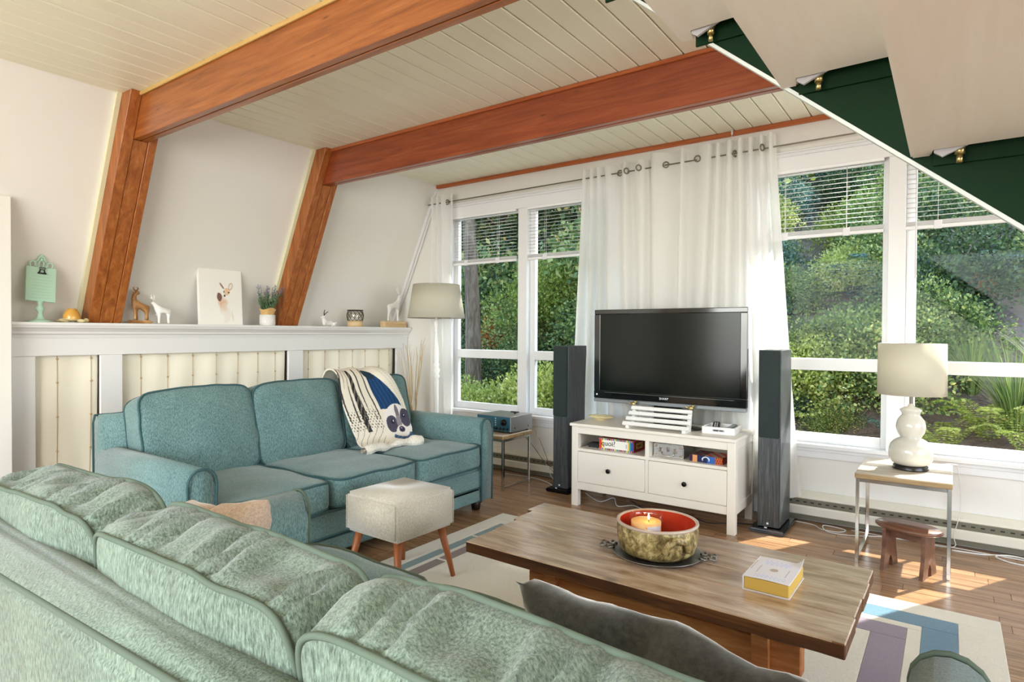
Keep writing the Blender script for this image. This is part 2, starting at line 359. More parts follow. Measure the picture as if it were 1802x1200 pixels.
def cushion_geo(w, h, t, puff, n=20, sq=7, wr=0, seed=0, crown=0, taper=0, flop=0):
    """boxed cushion: w along x, h along z, t along y; centre at origin"""
    def D(u, v, s):
        m = max(abs(u), abs(v)); k = 1.0
        if m > 1e-6:
            q = (abs(u)**sq+abs(v)**sq)**(1/sq); k = m/q
        uu, v2 = u*k, v*k
        pf = puff*((1-u*u)*(1-v*v))**.7
        x = uu*w/2*(1-.02*(1-abs(s))*0+(.012 if abs(s) < .9 else 0)); z = v2*h/2*(1+(.015 if abs(s) < .9 else 0))
        z += crown*(1-u*u)*max(0, v)
        y = s*(t/2-(taper*t/2 if v > 0 else 0)*v*v)+(pf if s >= 0 else -pf)*abs(s)**3
        if wr and abs(s) < 1:
            a = wr*math.sin(u*23+3*math.sin(u*9+seed)+s*1.5)*(1-s*s)
            if abs(v) >= abs(u): z += a*(1 if v > 0 else -1)
        p = Vector((x, y, z)); nn = noise.noise_vector(p*5+Vector((seed*7.3, seed, 0)))*.012+noise.noise_vector(p*14+Vector((seed, 0, 3)))*.003
        if flop: p.y += flop*(v > 0)*v*v*math.sin(u*3+seed)
        return p+nn
    g = G(); bm = g.bm; cache = {}
    def V(u, v, s):
        k = (round(u, 4), round(v, 4), round(s, 4))
        if k not in cache: cache[k] = bm.verts.new(D(u, v, s))
        return cache[k]
    L = [-1+2*i/n for i in range(n+1)]; ns = 6; S = [-1+2*i/ns for i in range(ns+1)]
    for i in range(n):
        for j in range(n):
            for s in (-1, 1): bm.faces.new((V(L[i], L[j], s), V(L[i+1], L[j], s), V(L[i+1], L[j+1], s), V(L[i], L[j+1], s)))
        for j in range(ns):
            for e in (-1, 1):
                bm.faces.new((V(L[i], e, S[j]), V(L[i+1], e, S[j]), V(L[i+1], e, S[j+1]), V(L[i], e, S[j+1])))
                bm.faces.new((V(e, L[i], S[j]), V(e, L[i+1], S[j]), V(e, L[i+1], S[j+1]), V(e, L[i], S[j+1])))
    for f in bm.faces: f.smooth = True
    loops = []
    for s in (-1, 1):
        lp = [D(u, -1, s) for u in L[:-1]]+[D(1, v, s) for v in L[:-1]]+[D(u, 1, s) for u in L[::-1][:-1]]+[D(-1, v, s) for v in L[::-1][:-1]]
        loops.append(lp)
    return g, loops
def cushion(name, parent, mt, w, h, t, puff, mat, pip, pr=.006, **k):
    g, loops = cushion_geo(w, h, t, puff, **k); g.xf(mt); o = obj(name, g, mat, parent)
    if pip:
        g2 = G()
        for lp in loops: g2.tube([mt @ p for p in lp], pr, 6, closed=True)
        obj('piping', g2, pip, o)
    return o
def skin(name, pts, edges, mat, parent=None, loc=None, rot=None, root=0, sub=1):
    me = bpy.data.meshes.new(name); me.from_pydata([p[:3] for p in pts], edges, []); me.materials.append(M[mat])
    o = bpy.data.objects.new(name, me); link(o, parent)
    md = o.modifiers.new('skin', 'SKIN'); md.use_smooth_shade = True
    sv = me.skin_vertices
    if not sv:
        bm = bmesh.new(); bm.from_mesh(me); bm.verts.layers.skin.verify(); bm.to_mesh(me); bm.free(); sv = me.skin_vertices
    for i, p in enumerate(pts):
        r = p[3]; sv[0].data[i].radius = (r, p[4] if len(p) > 4 else r)
    sv[0].data[root].use_root = True
    md = o.modifiers.new('sub', 'SUBSURF'); md.levels = sub; md.render_levels = sub
    if loc: o.location = loc
    if rot: o.rotation_euler = rot
    return o
# ================================================================== the room
WY = 4.52; CZ = 2.711; KX = -4.573
g = G(); g.box(-5.6, 3.7, -3.2, 4.66, -.08, -.005)
floor = struct('floor', g, 'floorw')
rng = random.Random(5)
y = 4.46; row = 0
pm = {}
while y > .95:
    x = -4.5 + rng.uniform(-.5, 0)
    while x < 1.5:
        ln = round(rng.choice([.5, .7, .9, 1.1]), 2); key = ln
        if key not in pm:
            g = G(); g.box(0, ln-.0015, -.0405, .0405, -.005, 0, .0012); o = obj('plank', g, 'floorw', floor); pm[key] = o.data
        else:
            o = bpy.data.objects.new('plank', pm[key]); link(o, floor)
        o.location = (x, y-.041, rng.uniform(-.0003, .0003)); x += ln
    y -= .083; row += 1
# sloped left wall, window wall, others
def slopex(z): return -4.17-.465*(CZ-z)
g = G(); g.prism([(slopex(2.8), 2.8), (slopex(0), 0), (slopex(0)-.2, 0), (slopex(2.8)-.2, 2.8)], 'y', -3.2, 4.6); wall_left = struct('wall_left', g, 'wall')
W1, W2, WZ = (-3.985, -2.24), (-1.12, .64), (.50, 2.43)
g = G()
for a, b, c, d in ((-5.7, W1[0], -.1, 2.9), (W1[1], W2[0], -.1, 2.9), (W2[1], 3.7, -.1, 2.9), (W1[0], W1[1], -.1, WZ[0]), (W1[0], W1[1], WZ[1], 2.9), (W2[0], W2[1], -.1, WZ[0]), (W2[0], W2[1], WZ[1], 2.9)):
    g.box(a, b, WY, WY+.14, c, d)
bmesh.ops.remove_doubles(g.bm, verts=g.bm.verts, dist=1e-5)
struct('wall_window_side', g, 'wall')
g = G(); g.box(3.55, 3.7, -3.2, -.4, -.1, 2.9); g.box(3.55, 3.7, 3.5, 4.7, -.1, 2.9); g.box(3.55, 3.7, -.4, 3.5, -.1, .5); g.box(3.55, 3.7, -.4, 3.5, 2.5, 2.9); struct('wall_right', g, 'wall')
g = G(); g.box(-5.7, -3.6, -3.2, -3.05, -.1, 2.9); g.box(1.2, 3.7, -3.2, -3.05, -.1, 2.9); g.box(-3.6, 1.2, -3.2, -3.05, -.1, .45); g.box(-3.6, 1.2, -3.2, -3.05, 2.6, 2.9); struct('wall_rear', g, 'wall')
g = G(); g.box(-5.2, -4.45, -3, 1.195, 0, 2.03, .004); struct('wall_partition', g, 'wall')
g = G(); g.box(-4.6, 3.7, -3.2, 4.66, CZ+.022, 2.95); ceiling = struct('ceiling', g, 'dark')
pmesh = None; k = -20
while True:
    x0 = -1.901+.1255*k; k += 1
    if x0 > 3.5: break
    if pmesh is None:
        g = G(); g.box(0, .1195, -3.05, WY, 0, .024, .0045); o = obj('plank', g, 'ceil', ceiling); pmesh = o.data
    else: o = bpy.data.objects.new('plank', pmesh); link(o, ceiling)
    o.location = (x0, 0, CZ+rng.uniform(0, .0012))
# beams
def beam(y0, mat, lab, tmat):
    t = thing('timber_beam', lab, 'beam', (0, y0, 0))
    for a, b in ((0, .041), (.049, .088)):
        g = G(); g.box(-4.175, 3.55, a, b, 2.447, CZ, .003); obj('board', g, mat, t)
    g = G(); g.box(-4.17, 3.55, .038, .052, 2.475, CZ); obj('dark_core', g, 'dark', t)
    g = G(); g.box(-4.03, 3.55, -.016, 0, CZ-.022, CZ, .004); obj('top_trim', g, tmat, t)
    return t
beam(1.725, 'beam', 'nearer orange-brown timber beam crossing the ceiling above the big sofa', 'yellowtrim')
beam(3.135, 'beamred', 'farther reddish timber beam parallel to the window wall', 'beamtrim')
def post(y0, lab):
    t = thing('timber_post', lab, 'post', (slopex(1.305), y0, 1.305))
    zb = 1.305; fr = lambda z: -4.02-.465*(CZ-z)
    def sl(a, b, top, dx, nm, mat='post'):
        g = G(); o = Vector((slopex(1.305), y0, 1.305))
        g.prism([(fr(top)+dx, top), (fr(zb)+dx, zb), (slopex(zb), zb), (slopex(top), top)], 'y', y0+a, y0+b)
        g.xf(Matrix.Translation(-o)); bmesh.ops.bevel(g.bm, geom=g.bm.edges[:], offset=.003, segments=1, affect='EDGES'); obj(nm, g, mat, t)
    sl(-.065, -.001, CZ, 0, 'board'); sl(.001, .086, 2.446, -.006, 'board'); sl(.088, .138, 2.70, 0, 'board')
    g = G(); z1 = CZ
    g.prism([(slopex(z1)+.03, z1), (slopex(zb)+.03, zb), (slopex(zb), zb), (slopex(z1), z1)], 'y', y0-.092, y0-.066)
    struct('trim_1' if y0 < 2 else 'trim_2', g, 'greentrim')
post(1.725, 'wide slanted timber post on the ledge between the turtle and the brown deer')
post(3.135, 'slanted timber post on the ledge beside the lavender pot')
g = G(); g.box(-4.17, 3.5, WY-.022, WY, CZ-.035, CZ, .004); struct('trim_3', g, 'beamtrim')
g = G()   # corner strip where slope meets the window wall
g.prism([(slopex(2.70)+.035, 2.70), (slopex(1.31)+.035, 1.31), (slopex(1.31), 1.31), (slopex(2.70), 2.70)], 'y', WY-.02, WY); struct('trim_4', g, 'trimw')
g = G(); g.tube([(slopex(2.60)+.075, WY-.025, 2.60), (slopex(1.4)+.075, WY-.025, 1.4)], .008, 8); struct('trim_5', g, 'trimw')

# built-in ledge cupboard along the left wall
t = thing('ledge_cupboard', 'long white built-in ledge cupboard with moulded edge behind the big sofa', 'cupboard', (KX, 2.85, 0))
def kp(nm, *b, bev=.003):
    g = G(); g.box(b[0]-KX, b[1]-KX, b[2]-2.85, b[3]-2.85, b[4], b[5], bev); return obj(nm, g, 'trimw', t)
kp('ledge', -5.0, -4.512, 1.2, 4.515, 1.283, 1.303)
kp('rail', -4.60, KX, 1.2, 4.515, 1.092, 1.215)
for a, b in ((1.2, 1.344), (1.697, 1.831), (3.113, 3.259), (4.36, 4.515)): kp('stile', -4.60, KX-.002, a, b, .10, 1.092)
kp('bottom_rail', -4.60, KX-.002, 1.2, 4.515, 0, .10)
g = G(); g.prism([(0, 1.205), (.006, 1.205), (.010, 1.225), (.022, 1.232), (.024, 1.245), (.040, 1.262), (.052, 1.270), (.056, 1.283), (0, 1.283)], 'y', 1.2-2.85, 4.515-2.85); obj('crown_moulding', g, 'trimw', t)
g = G(); g.box(-4.98-KX, -4.96-KX, 1.2-2.85, 4.515-2.85, 0, 1.28); obj('back_panel', g, 'white', t)
def clothpanel(y0, y1, lab, seams, seed):
    t = thing('cupboard_curtain', lab, 'curtain', (-4.632, (y0+y1)/2, 1.1))
    yc = (y0+y1)/2; r = random.Random(seed); ph = [r.uniform(0, 6) for _ in range(6)]
    def sx(y, v):
        s = 0
        for k, a in enumerate(ph): s += math.sin((y*(9+7*k))+a)*.006/(1+k*.5)
        return s*(.3+v)+.004*math.sin(y*31+v*4)
    g = G(); g.grid(lambda u, v: (sx(y0+(y1-y0)*u, v), (y0+(y1-y0)*u*(1-.05*v*v)) - yc, -v*1.02), int((y1-y0)*60), 24); obj('cloth', g, 'linen', t)
    for q, s in enumerate(seams):
        yy = s
        g = G(); g.tube([(sx(yy, v/10)+.004, (y0+(yy-y0)*(1-.05*(v/10)**2))-yc, -v/10*1.02) for v in range(11)], .0016, 5); obj('seam', g, 'stitch', t)
        for zz in (.03, .18, .40, .62, .84):
            v = zz/1.02
            g = G(); g.ell((sx(yy, v)+.006, (y0+(yy-y0)*(1-.05*v*v))-yc, -zz), (.003, .007, .007), 8); obj('button', g, 'stitch', t)
clothpanel(1.344, 1.70, 'cream cloth hanging in the leftmost cupboard opening, left of the big sofa', [1.47, 1.66], 1)
clothpanel(1.831, 3.113, 'cream cloth hanging in the wide middle cupboard opening under the deer picture', [1.97, 2.15, 2.33, 2.51, 2.69, 2.86, 3.02], 2)
clothpanel(3.259, 4.36, 'cream cloth hanging in the cupboard opening nearest the window wall', [3.35, 3.52, 3.68, 3.84, 4.0, 4.17, 4.3], 3)

# ------------------------------------------------------------------ windows
def window(name, X0, X1, px):
    """px: pane x-ranges"""
    g = G(); W0, W9 = WZ
    # casing boards on the wall (one part), head with crown
    root = bpy.data.objects.new(name, None); link(root); root['kind'] = 'structure'; root.location = ((X0+X1)/2, WY, WZ[0]); cx, cz = (X0+X1)/2, WZ[0]
    def P(nm, boxes, mat='trimw', bev=.003):
        g = G()
        for b in boxes: g.box(b[0]-cx, b[1]-cx, b[2]-WY, b[3]-WY, b[4]-cz, b[5]-cz, bev)
        return obj(nm, g, mat, root)
    P('head_casing', [(X0-.09, X1+.09, WY-.022, WY, W9-.06, W9+.035), (X0-.10, X1+.10, WY-.034, WY, W9+.035, W9+.055), (X0-.11, X1+.11, WY-.045, WY, W9+.055, W9+.068)])
    P('side_casing', [(X0-.07, X0+.03, WY-.02, WY, W0-.02, W9-.06)]); P('side_casing', [(X1-.03, X1+.07, WY-.02, WY, W0-.02, W9-.06)])
    P('jamb', [(X0, X0+.02, WY, WY+.13, W0, W9), (X1-.02, X1, WY, WY+.13, W0, W9), (X0, X1, WY, WY+.13, W9-.02, W9), (X0, X1, WY, WY+.13, W0, W0+.02)])
    P('sill', [(X0-.10, X1+.10, WY-.055, WY+.03, W0-.005, W0+.022)]); P('apron', [(X0-.08, X1+.08, WY-.02, WY, W0-.075, W0-.005), (X0-.08, X1+.08, WY-.028, WY, W0-.03, W0-.005)])
    mid = []
    for i, (a, b) in enumerate(px):
        S = []
        P('sash', [(a-.055, a, WY+.03, WY+.075, W0+.02, W9-.02), (b, b+.055, WY+.03, WY+.075, W0+.02, W9-.02), (a, b, WY+.03, WY+.075, W9-.08, W9-.02), (a, b, WY+.03, WY+.075, W0+.02, W0+.085)])
        P('mid_rail', [(a, b, WY+.018, WY+.075, 1.012, 1.092)], bev=.006)
        P('pane', [(a-.004, b+.004, WY+.05, WY+.054, 1.088, W9-.076)], 'glass', 0); P('pane', [(a-.004, b+.004, WY+.05, WY+.054, W0+.081, 1.016)], 'glass', 0)
    m0 = (px[0][1]+px[1][0])/2-.0
    P('mullion', [(px[0][1]+.032, px[1][0]-.055, WY-.022, WY+.1, W0, W9-.061)])
    return root
window('window_1', W1[0], W1[1], ((-3.915, -3.20), (-3.015, -2.30)))
window('window_2', W2[0], W2[1], ((-1.06, -.358), (-.178, .56)))
# rear and right glazing frames, behind the camera
g = G()
for x in (-3.6, -2.0, -.4, 1.15): g.box(x, x+.05, -3.12, -3.07, .45, 2.6)
g.box(-3.6, 1.2, -3.12, -3.07, .45, .5); g.box(-3.6, 1.2, -3.12, -3.07, 2.55, 2.6); struct('window_3', g, 'trimw')
g = G()
for y in (-.4, .9, 2.2, 3.45): g.box(3.58, 3.63, y, y+.05, .5, 2.5)
g.box(3.58, 3.63, -.4, 3.5, .5, .55); g.box(3.58, 3.63, -.4, 3.5, 2.45, 2.5); struct('window_4', g, 'trimw')

# blinds (half raised)
def blind(x0, x1, lab, wand=None, zlow=1.925):
    cx = (x0+x1)/2; t = thing('venetian_blind', lab, 'blind', (cx, WY+.004, 2.40)); w = x1-x0; Z = lambda z: z-2.40
    g = G(); g.box(-w/2, w/2, -.022, .016, Z(2.352), Z(2.395), .002); obj('headrail', g, 'blind', t)
    n = 13; sm = None
    for i in range(n):
        z = 2.335-.0295*i
        if sm is None:
            g = G(); g.grid(lambda u, v: ((u-.5)*(w-.01), (v-.5)*.025, .002*(1-(2*v-1)**2)), 1, 4); o = obj('slat', g, 'blind', t, solid=.0008); sm = o
        else: o = sm.copy(); col.objects.link(o); o.parent = t
        o.location = (0, 0, Z(z)); o.rotation_euler = (.10, 0, 0)
    g = G()
    for q in range(6): g.box(-w/2+.004, w/2-.004, -.0125, .0125, Z(zlow+.004+q*.004), Z(zlow+.0062+q*.004))
    obj('slat_stack', g, 'blind', t)
    g = G(); g.box(-w/2, w/2, -.014, .014, Z(zlow-.022), Z(zlow), .004); obj('bottom_rail', g, 'blind', t)
    for fx in (-.28, .22):
        g = G(); g.tube([(fx*w, -.013, Z(2.352)), (fx*w, -.013, Z(zlow))], .0012, 4); g.tube([(fx*w, .013, Z(2.352)), (fx*w, .013, Z(zlow))], .0012, 4); obj('ladder_cord', g, 'cordw', t)
        g = G(); g.box(fx*w-.022, fx*w+.022, -.018, -.006, Z(zlow-.028), Z(zlow+.026), .004); obj('clip', g, 'clearp', t)
    if wand:
        g = G(); g.tube([(wand-cx, -.03, Z(2.35)), (wand-cx, -.03, Z(1.60))], .004, 6); obj('tilt_wand', g, 'clearp', t)
    return t
blind(-3.955, -3.20, 'raised white venetian blind in the left pane of the left window, nearest the floor lamp')
blind(-3.07, -2.26, 'raised white venetian blind in the right pane of the left window, beside the bunched curtain')
blind(-1.10, -.352, 'raised white venetian blind in the right window next to the curtain')
blind(-.262, .61, 'raised white venetian blind under the stairs in the right window', wand=-.18)

# ================================================================== outdoors
def ground_z(x, y):
    r = .15+.62*max(0, y-5.7)+.05*math.sin(x*1.3)+.08*math.sin(x*.7+y*1.1)
    l = -.35+.10*max(0, y-5.5)+.5*max(0, y-8.5)+.05*math.sin(x*1.1)
    k = min(1, max(0, (x+4.2)/1.8)); k = k*k*(3-2*k)
    return min(l*(1-k)+r*k, 7+.1*y)*(min(1, max(0, (y-4.6)/.8)))-.25*(1-min(1, max(0, (y-4.6)/.8)))
g = G(); g.grid(lambda u, v: ((-26+40*u), 4.62+24*v*v, ground_z(-26+40*u, 4.62+24*v*v)+.05*noise.noise(Vector((u*60, v*40, 0)))), 110, 70)
struct('ground_bank', g, 'soil')

def leaves(name, P, Dn, size, asp, mat, parent=None, kind='stuff', rs=None, fold=.25):
    """many small folded leaves: P positions, Dn pointing directions"""
    n = len(P); rs = rs or np.random.RandomState(1)
    up = rs.normal(size=(n, 3)); up -= (up*Dn).sum(1)[:, None]*Dn; up /= np.linalg.norm(up, axis=1)[:, None]+1e-9
    sd = np.cross(Dn, up); s = (size*rs.uniform(.6, 1.3, n))[:, None]
    V = np.empty((n, 4, 3)); V[:, 0] = P; V[:, 1] = P+Dn*s*.5+sd*s*asp+up*s*fold*asp; V[:, 2] = P+Dn*s; V[:, 3] = P+Dn*s*.5-sd*s*asp+up*s*fold*asp
    me = bpy.data.meshes.new(name); me.vertices.add(n*4); me.vertices.foreach_set('co', V.astype(np.float32).ravel())
    me.loops.add(n*4); me.loops.foreach_set('vertex_index', np.arange(n*4, dtype=np.int32)); me.polygons.add(n)
    me.polygons.foreach_set('loop_start', (np.arange(n)*4).astype(np.int32)); me.polygons.foreach_set('loop_total', np.full(n, 4, dtype=np.int32))
    me.update(); me.validate(); me.materials.append(M[mat]); o = bpy.data.objects.new(name, me); link(o, parent)
    if kind: o['kind'] = kind
    return o
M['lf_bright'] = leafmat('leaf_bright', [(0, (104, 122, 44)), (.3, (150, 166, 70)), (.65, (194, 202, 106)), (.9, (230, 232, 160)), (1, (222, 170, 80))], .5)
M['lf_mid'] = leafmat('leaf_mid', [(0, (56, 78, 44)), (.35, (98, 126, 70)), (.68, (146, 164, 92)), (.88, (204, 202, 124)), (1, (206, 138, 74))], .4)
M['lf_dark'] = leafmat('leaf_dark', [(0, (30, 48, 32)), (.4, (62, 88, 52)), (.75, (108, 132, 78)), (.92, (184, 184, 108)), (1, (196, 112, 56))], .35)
M['lf_blue'] = leafmat('leaf_blue', [(0, (40, 70, 62)), (.5, (88, 124, 108)), (.85, (150, 178, 160)), (1, (214, 220, 200))], .35)
M['lf_orange'] = leafmat('leaf_orange', [(0, (150, 74, 24)), (.5, (196, 112, 40)), (1, (216, 160, 70))], .5)
def bush_proto(name, seed, R, n, size, mat, flat=.8, asp=.3):
    rs = np.random.RandomState(seed); root = bpy.data.objects.new(name, None); link(root)
    nc = 16; C = rs.normal(size=(nc, 3)); C /= np.linalg.norm(C, axis=1)[:, None]; C *= (rs.uniform(.25, .8, nc)*R)[:, None]; C[:, 2] = np.abs(C[:, 2])*flat+R*.25
    idx = rs.randint(0, nc, n); d = rs.normal(size=(n, 3)); d /= np.linalg.norm(d, axis=1)[:, None]
    P = C[idx]+d*(R*.42*rs.uniform(.25, 1, n)**.5)[:, None]; P[:, 2] = np.maximum(P[:, 2], .02)
    D2 = d+rs.normal(size=(n, 3))*.6+np.array([0, 0, .15]); D2 /= np.linalg.norm(D2, axis=1)[:, None]
    leaves('foliage', P, D2, size, asp, mat, root, rs=rs)
    g = G()
    for c in C[:9]: g.tube([(0, 0, 0), (c[0]*.4, c[1]*.4, c[2]*.6), tuple(c)], .014*R/.6, 5, r1=.004)
    obj('branches', g, 'bark', root); return root
def fern_proto(name, seed, R, mat, nf=9):
    rs = np.random.RandomState(seed); root = bpy.data.objects.new(name, None); link(root)
    for f in range(nf):
        a = 2*PI*f/nf+rs.uniform(-.3, .3); L = R*rs.uniform(.8, 1.15); P, D = [], []; st = []
        for k in range(26):
            s = k/25; r = L*(s*.95); z = L*(.75*math.sin(s*2.0))
            p = np.array([math.cos(a)*r, math.sin(a)*r, z]); st.append(tuple(p)); w = .26*L*math.sin(PI*min(1, s*.92+.08))**.7*(1-s*.55)
            tan = np.array([-math.sin(a), math.cos(a), 0])
            for sg in (-1, 1):
                for q in range(5):
                    P.append(p+tan*sg*w*q/5); dd = tan*sg+np.array([math.cos(a), math.sin(a), 0])*.35*(1 if q % 2 else -.3)+np.array([0, 0, -.15]); D.append(dd/np.linalg.norm(dd))
        leaves('frond', np.array(P), np.array(D), .040*R/.6, .20, mat, root, rs=rs, kind=None)
    return root
def grass_proto(name, seed, R, mat, n=240):
    rs = np.random.RandomState(seed); root = bpy.data.objects.new(name, None); link(root); V, Fc = [], []
    for i in range(n):
        a = rs.uniform(0, 2*PI); b = rs.uniform(.1, .75); L = R*rs.uniform(.7, 1.2); w = .006; prev = None
        d = np.array([math.cos(a), math.sin(a), 0]); t = np.array([-math.sin(a), math.cos(a), 0]); o = d*rs.uniform(0, .08)
        for k in range(6):
            s = k/5; p = o+d*(L*b*s**1.5)+np.array([0, 0, L*(s-.45*b*s*s)]); ww = w*(1-s*.95); V += [tuple(p-t*ww), tuple(p+t*ww)]
            if k: m = len(V); Fc.append((m-4, m-3, m-1, m-2))
    me = bpy.data.meshes.new('blades'); me.from_pydata(V, [], Fc); me.materials.append(M[mat]); o = bpy.data.objects.new('blades', me); link(o, root); o['kind'] = 'stuff'; return root
protos = {
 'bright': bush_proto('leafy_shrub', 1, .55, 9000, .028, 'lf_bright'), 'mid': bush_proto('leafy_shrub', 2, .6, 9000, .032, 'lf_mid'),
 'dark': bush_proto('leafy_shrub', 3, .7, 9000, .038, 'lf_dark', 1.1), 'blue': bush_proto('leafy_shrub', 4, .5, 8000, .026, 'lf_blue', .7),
 'orange': bush_proto('leafy_shrub', 5, .3, 1500, .034, 'lf_orange'), 'fern': fern_proto('fern', 6, .55, 'lf_bright'), 'fern2': fern_proto('fern', 7, .5, 'lf_blue', 8),
 'grass': grass_proto('grass_clump', 8, .8, 'lf_mid')}
LB = {'bright': ('sunlit yellow-green shrub on the bank outside the windows', 'shrub'), 'mid': ('mid-green leafy shrub on the bank outside the windows', 'shrub'),
 'dark': ('dark green leafy shrub in the shade outside the windows', 'shrub'), 'blue': ('low bluish-green shrub on the bank outside the windows', 'shrub'),
 'orange': ('small shrub with orange autumn leaves outside the windows', 'shrub'), 'fern': ('pale yellow-green fern on the bank outside', 'fern'),
 'fern2': ('bluish-green fern on the bank outside', 'fern'), 'grass': ('clump of long arching grass outside the right window', 'grass')}
used = set()
def plant(kind, x, y, s, rz=None, dz=-.05, lab=None, grp=True):
    src = protos[kind]; rr = rng.uniform(0, 6.28) if rz is None else rz; loc = (x, y, ground_z(x, y)+dz)
    if kind not in used: used.add(kind); o = src; o.location = loc; o.rotation_euler = (0, 0, rr); o.scale = (s, s, s)
    else: o = copy_tree(src, None, loc, rr, scale=(s, s, s))
    k = x/y*4.52; where = 'through the left window' if k < -2.3 else ('behind the curtains between the windows' if k < -1.1 else ('in the right window, left pane' if k < -.3 else 'in the right window, right pane'))
    far = ', nearby' if y < 7 else (', midway' if y < 9.3 else ', far up')
    b_ = LB[kind][0].replace(' on the bank outside the windows', '').replace(' in the shade outside the windows', '').replace(' outside the windows', '').replace(' on the bank outside', '').replace(' outside the right window', '')
    lab = b_+' '+where+far; lab = ' '.join(lab.split()); o['label'] = lab; o['category'] = LB[kind][1]; o['group'] = lab; return o
    o['label'] = lab or LB[kind][0]; o['category'] = LB[kind][1]
    if lab: 
        if 'group' in o: del o['group']
    else: o['group'] = LB[kind][0].replace(' shrub', ' shrubs', 1).replace(' fern', ' ferns', 1)
    return o
# the right window's bank
prng = random.Random(11)
for i in range(62):
    y = 6.2+prng.random()**1.2*6.5; f = y/4.52; x = prng.uniform(-1.5, .75)*f*1.05
    kind = prng.choice(['mid', 'mid', 'bright', 'dark', 'blue', 'blue', 'fern', 'fern2', 'orange']) if y < 8.8 else prng.choice(['bright', 'bright', 'mid', 'dark', 'orange', 'mid', 'blue'])
    plant(kind, x, y, prng.uniform(.75, 1.15)*(.7+.05*y))
for x, y, s in ((-.05, 5.95, .75), (.25, 6.1, .8), (.5, 5.9, .7), (-.75, 6.6, .8)): plant('fern', x, y, s)
for x, y, s in ((.42, 6.2, 1.0), (.72, 6.4, 1.05), (.15, 6.6, .8)): plant('grass', x, y, s)
for x, y, s in ((-1.55, 6.0, .5), (-1.25, 6.3, .6), (-.35, 6.8, .7)): plant('blue', x, y, s)
for x, y, s in ((-1.45, 5.75, .35), (-1.05, 5.9, .4), (-.6, 5.8, .35), (-.85, 6.15, .5), (.65, 5.75, .4)): plant('mid' if x > -1 else 'blue', x, y, s)
for x, y, s in ((-1.3, 5.95, .45), (-.4, 6.1, .5), (-.7, 5.75, .35)): plant('fern2', x, y, s)
for x, y, s in ((-1.9, 7.5, .8), (.2, 8.2, .8), (-.9, 9.4, 1)): plant('orange', x, y, s)
# the left window
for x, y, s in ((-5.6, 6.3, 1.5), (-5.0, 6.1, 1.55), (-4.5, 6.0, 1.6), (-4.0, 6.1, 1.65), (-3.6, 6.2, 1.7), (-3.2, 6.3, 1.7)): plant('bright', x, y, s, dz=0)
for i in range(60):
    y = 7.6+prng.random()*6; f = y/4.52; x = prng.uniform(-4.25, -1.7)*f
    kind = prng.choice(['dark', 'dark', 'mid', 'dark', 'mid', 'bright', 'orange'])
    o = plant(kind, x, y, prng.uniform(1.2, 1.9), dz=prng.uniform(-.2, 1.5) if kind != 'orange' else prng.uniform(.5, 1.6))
# trees
def tree(x, y, h, r, lab, crown, nlv=26000, lean=0, cz=.55, R=1.6, grp=None, size=.11):
    z0 = ground_z(x, y)-.1; t = thing('tree', lab, 'tree', (x, y, z0), 0, grp); rs = np.random.RandomState(int(abs(x*100+y*10)))
    g = G(); pts = [(lean*s*s*h+.05*math.sin(s*7+x), .06*math.sin(s*5), h*s) for s in [i/12 for i in range(13)]]; g.tube(pts, r, 12, r1=r*.3)
    obj('trunk', g, 'bark', t)
    g = G(); C = []
    for k in range(26):
        s = cz*.5+(1-cz*.5)*rs.rand(); b = Vector(pts[min(12, int(s*12))]); a = rs.uniform(0, 2*PI); L = R*(1.15-s*.7)*rs.uniform(.6, 1.1)
        e = b+Vector((math.cos(a)*L, math.sin(a)*L, .12*L)); g.tube([b, (b+e)/2+Vector((0, 0, .1*L)), e], .035*h/6, 5, r1=.008)
        for q in (.45, .7, 1.0): C.append(list(b+(e-b)*q))
    obj('branches', g, 'bark', t)
    C = np.array(C); idx = rs.randint(0, len(C), nlv); d = rs.normal(size=(nlv, 3)); d[:, 2] *= .5; P = C[idx]+d*.26*R/1.6
    dd = rs.normal(size=(nlv, 3)); dd /= np.linalg.norm(dd, axis=1)[:, None]; leaves('foliage', P, dd, size, .3, crown, t, rs=rs); return t
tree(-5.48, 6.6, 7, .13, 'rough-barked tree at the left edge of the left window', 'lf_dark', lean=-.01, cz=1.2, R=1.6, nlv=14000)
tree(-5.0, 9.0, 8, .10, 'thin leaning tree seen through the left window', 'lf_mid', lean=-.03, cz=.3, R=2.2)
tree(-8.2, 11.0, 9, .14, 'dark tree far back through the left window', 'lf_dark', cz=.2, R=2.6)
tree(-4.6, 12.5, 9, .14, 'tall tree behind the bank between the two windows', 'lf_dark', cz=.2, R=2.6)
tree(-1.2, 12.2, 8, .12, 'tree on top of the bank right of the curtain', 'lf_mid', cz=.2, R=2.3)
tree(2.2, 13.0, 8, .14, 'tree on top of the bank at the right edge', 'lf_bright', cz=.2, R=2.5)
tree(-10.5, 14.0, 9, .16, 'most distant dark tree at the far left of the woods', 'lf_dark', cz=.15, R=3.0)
tree(-3.1, 10.2, 7, .09, 'slender tree with yellow-green leaves behind the curtain gap', 'lf_bright', cz=.3, R=2.0)
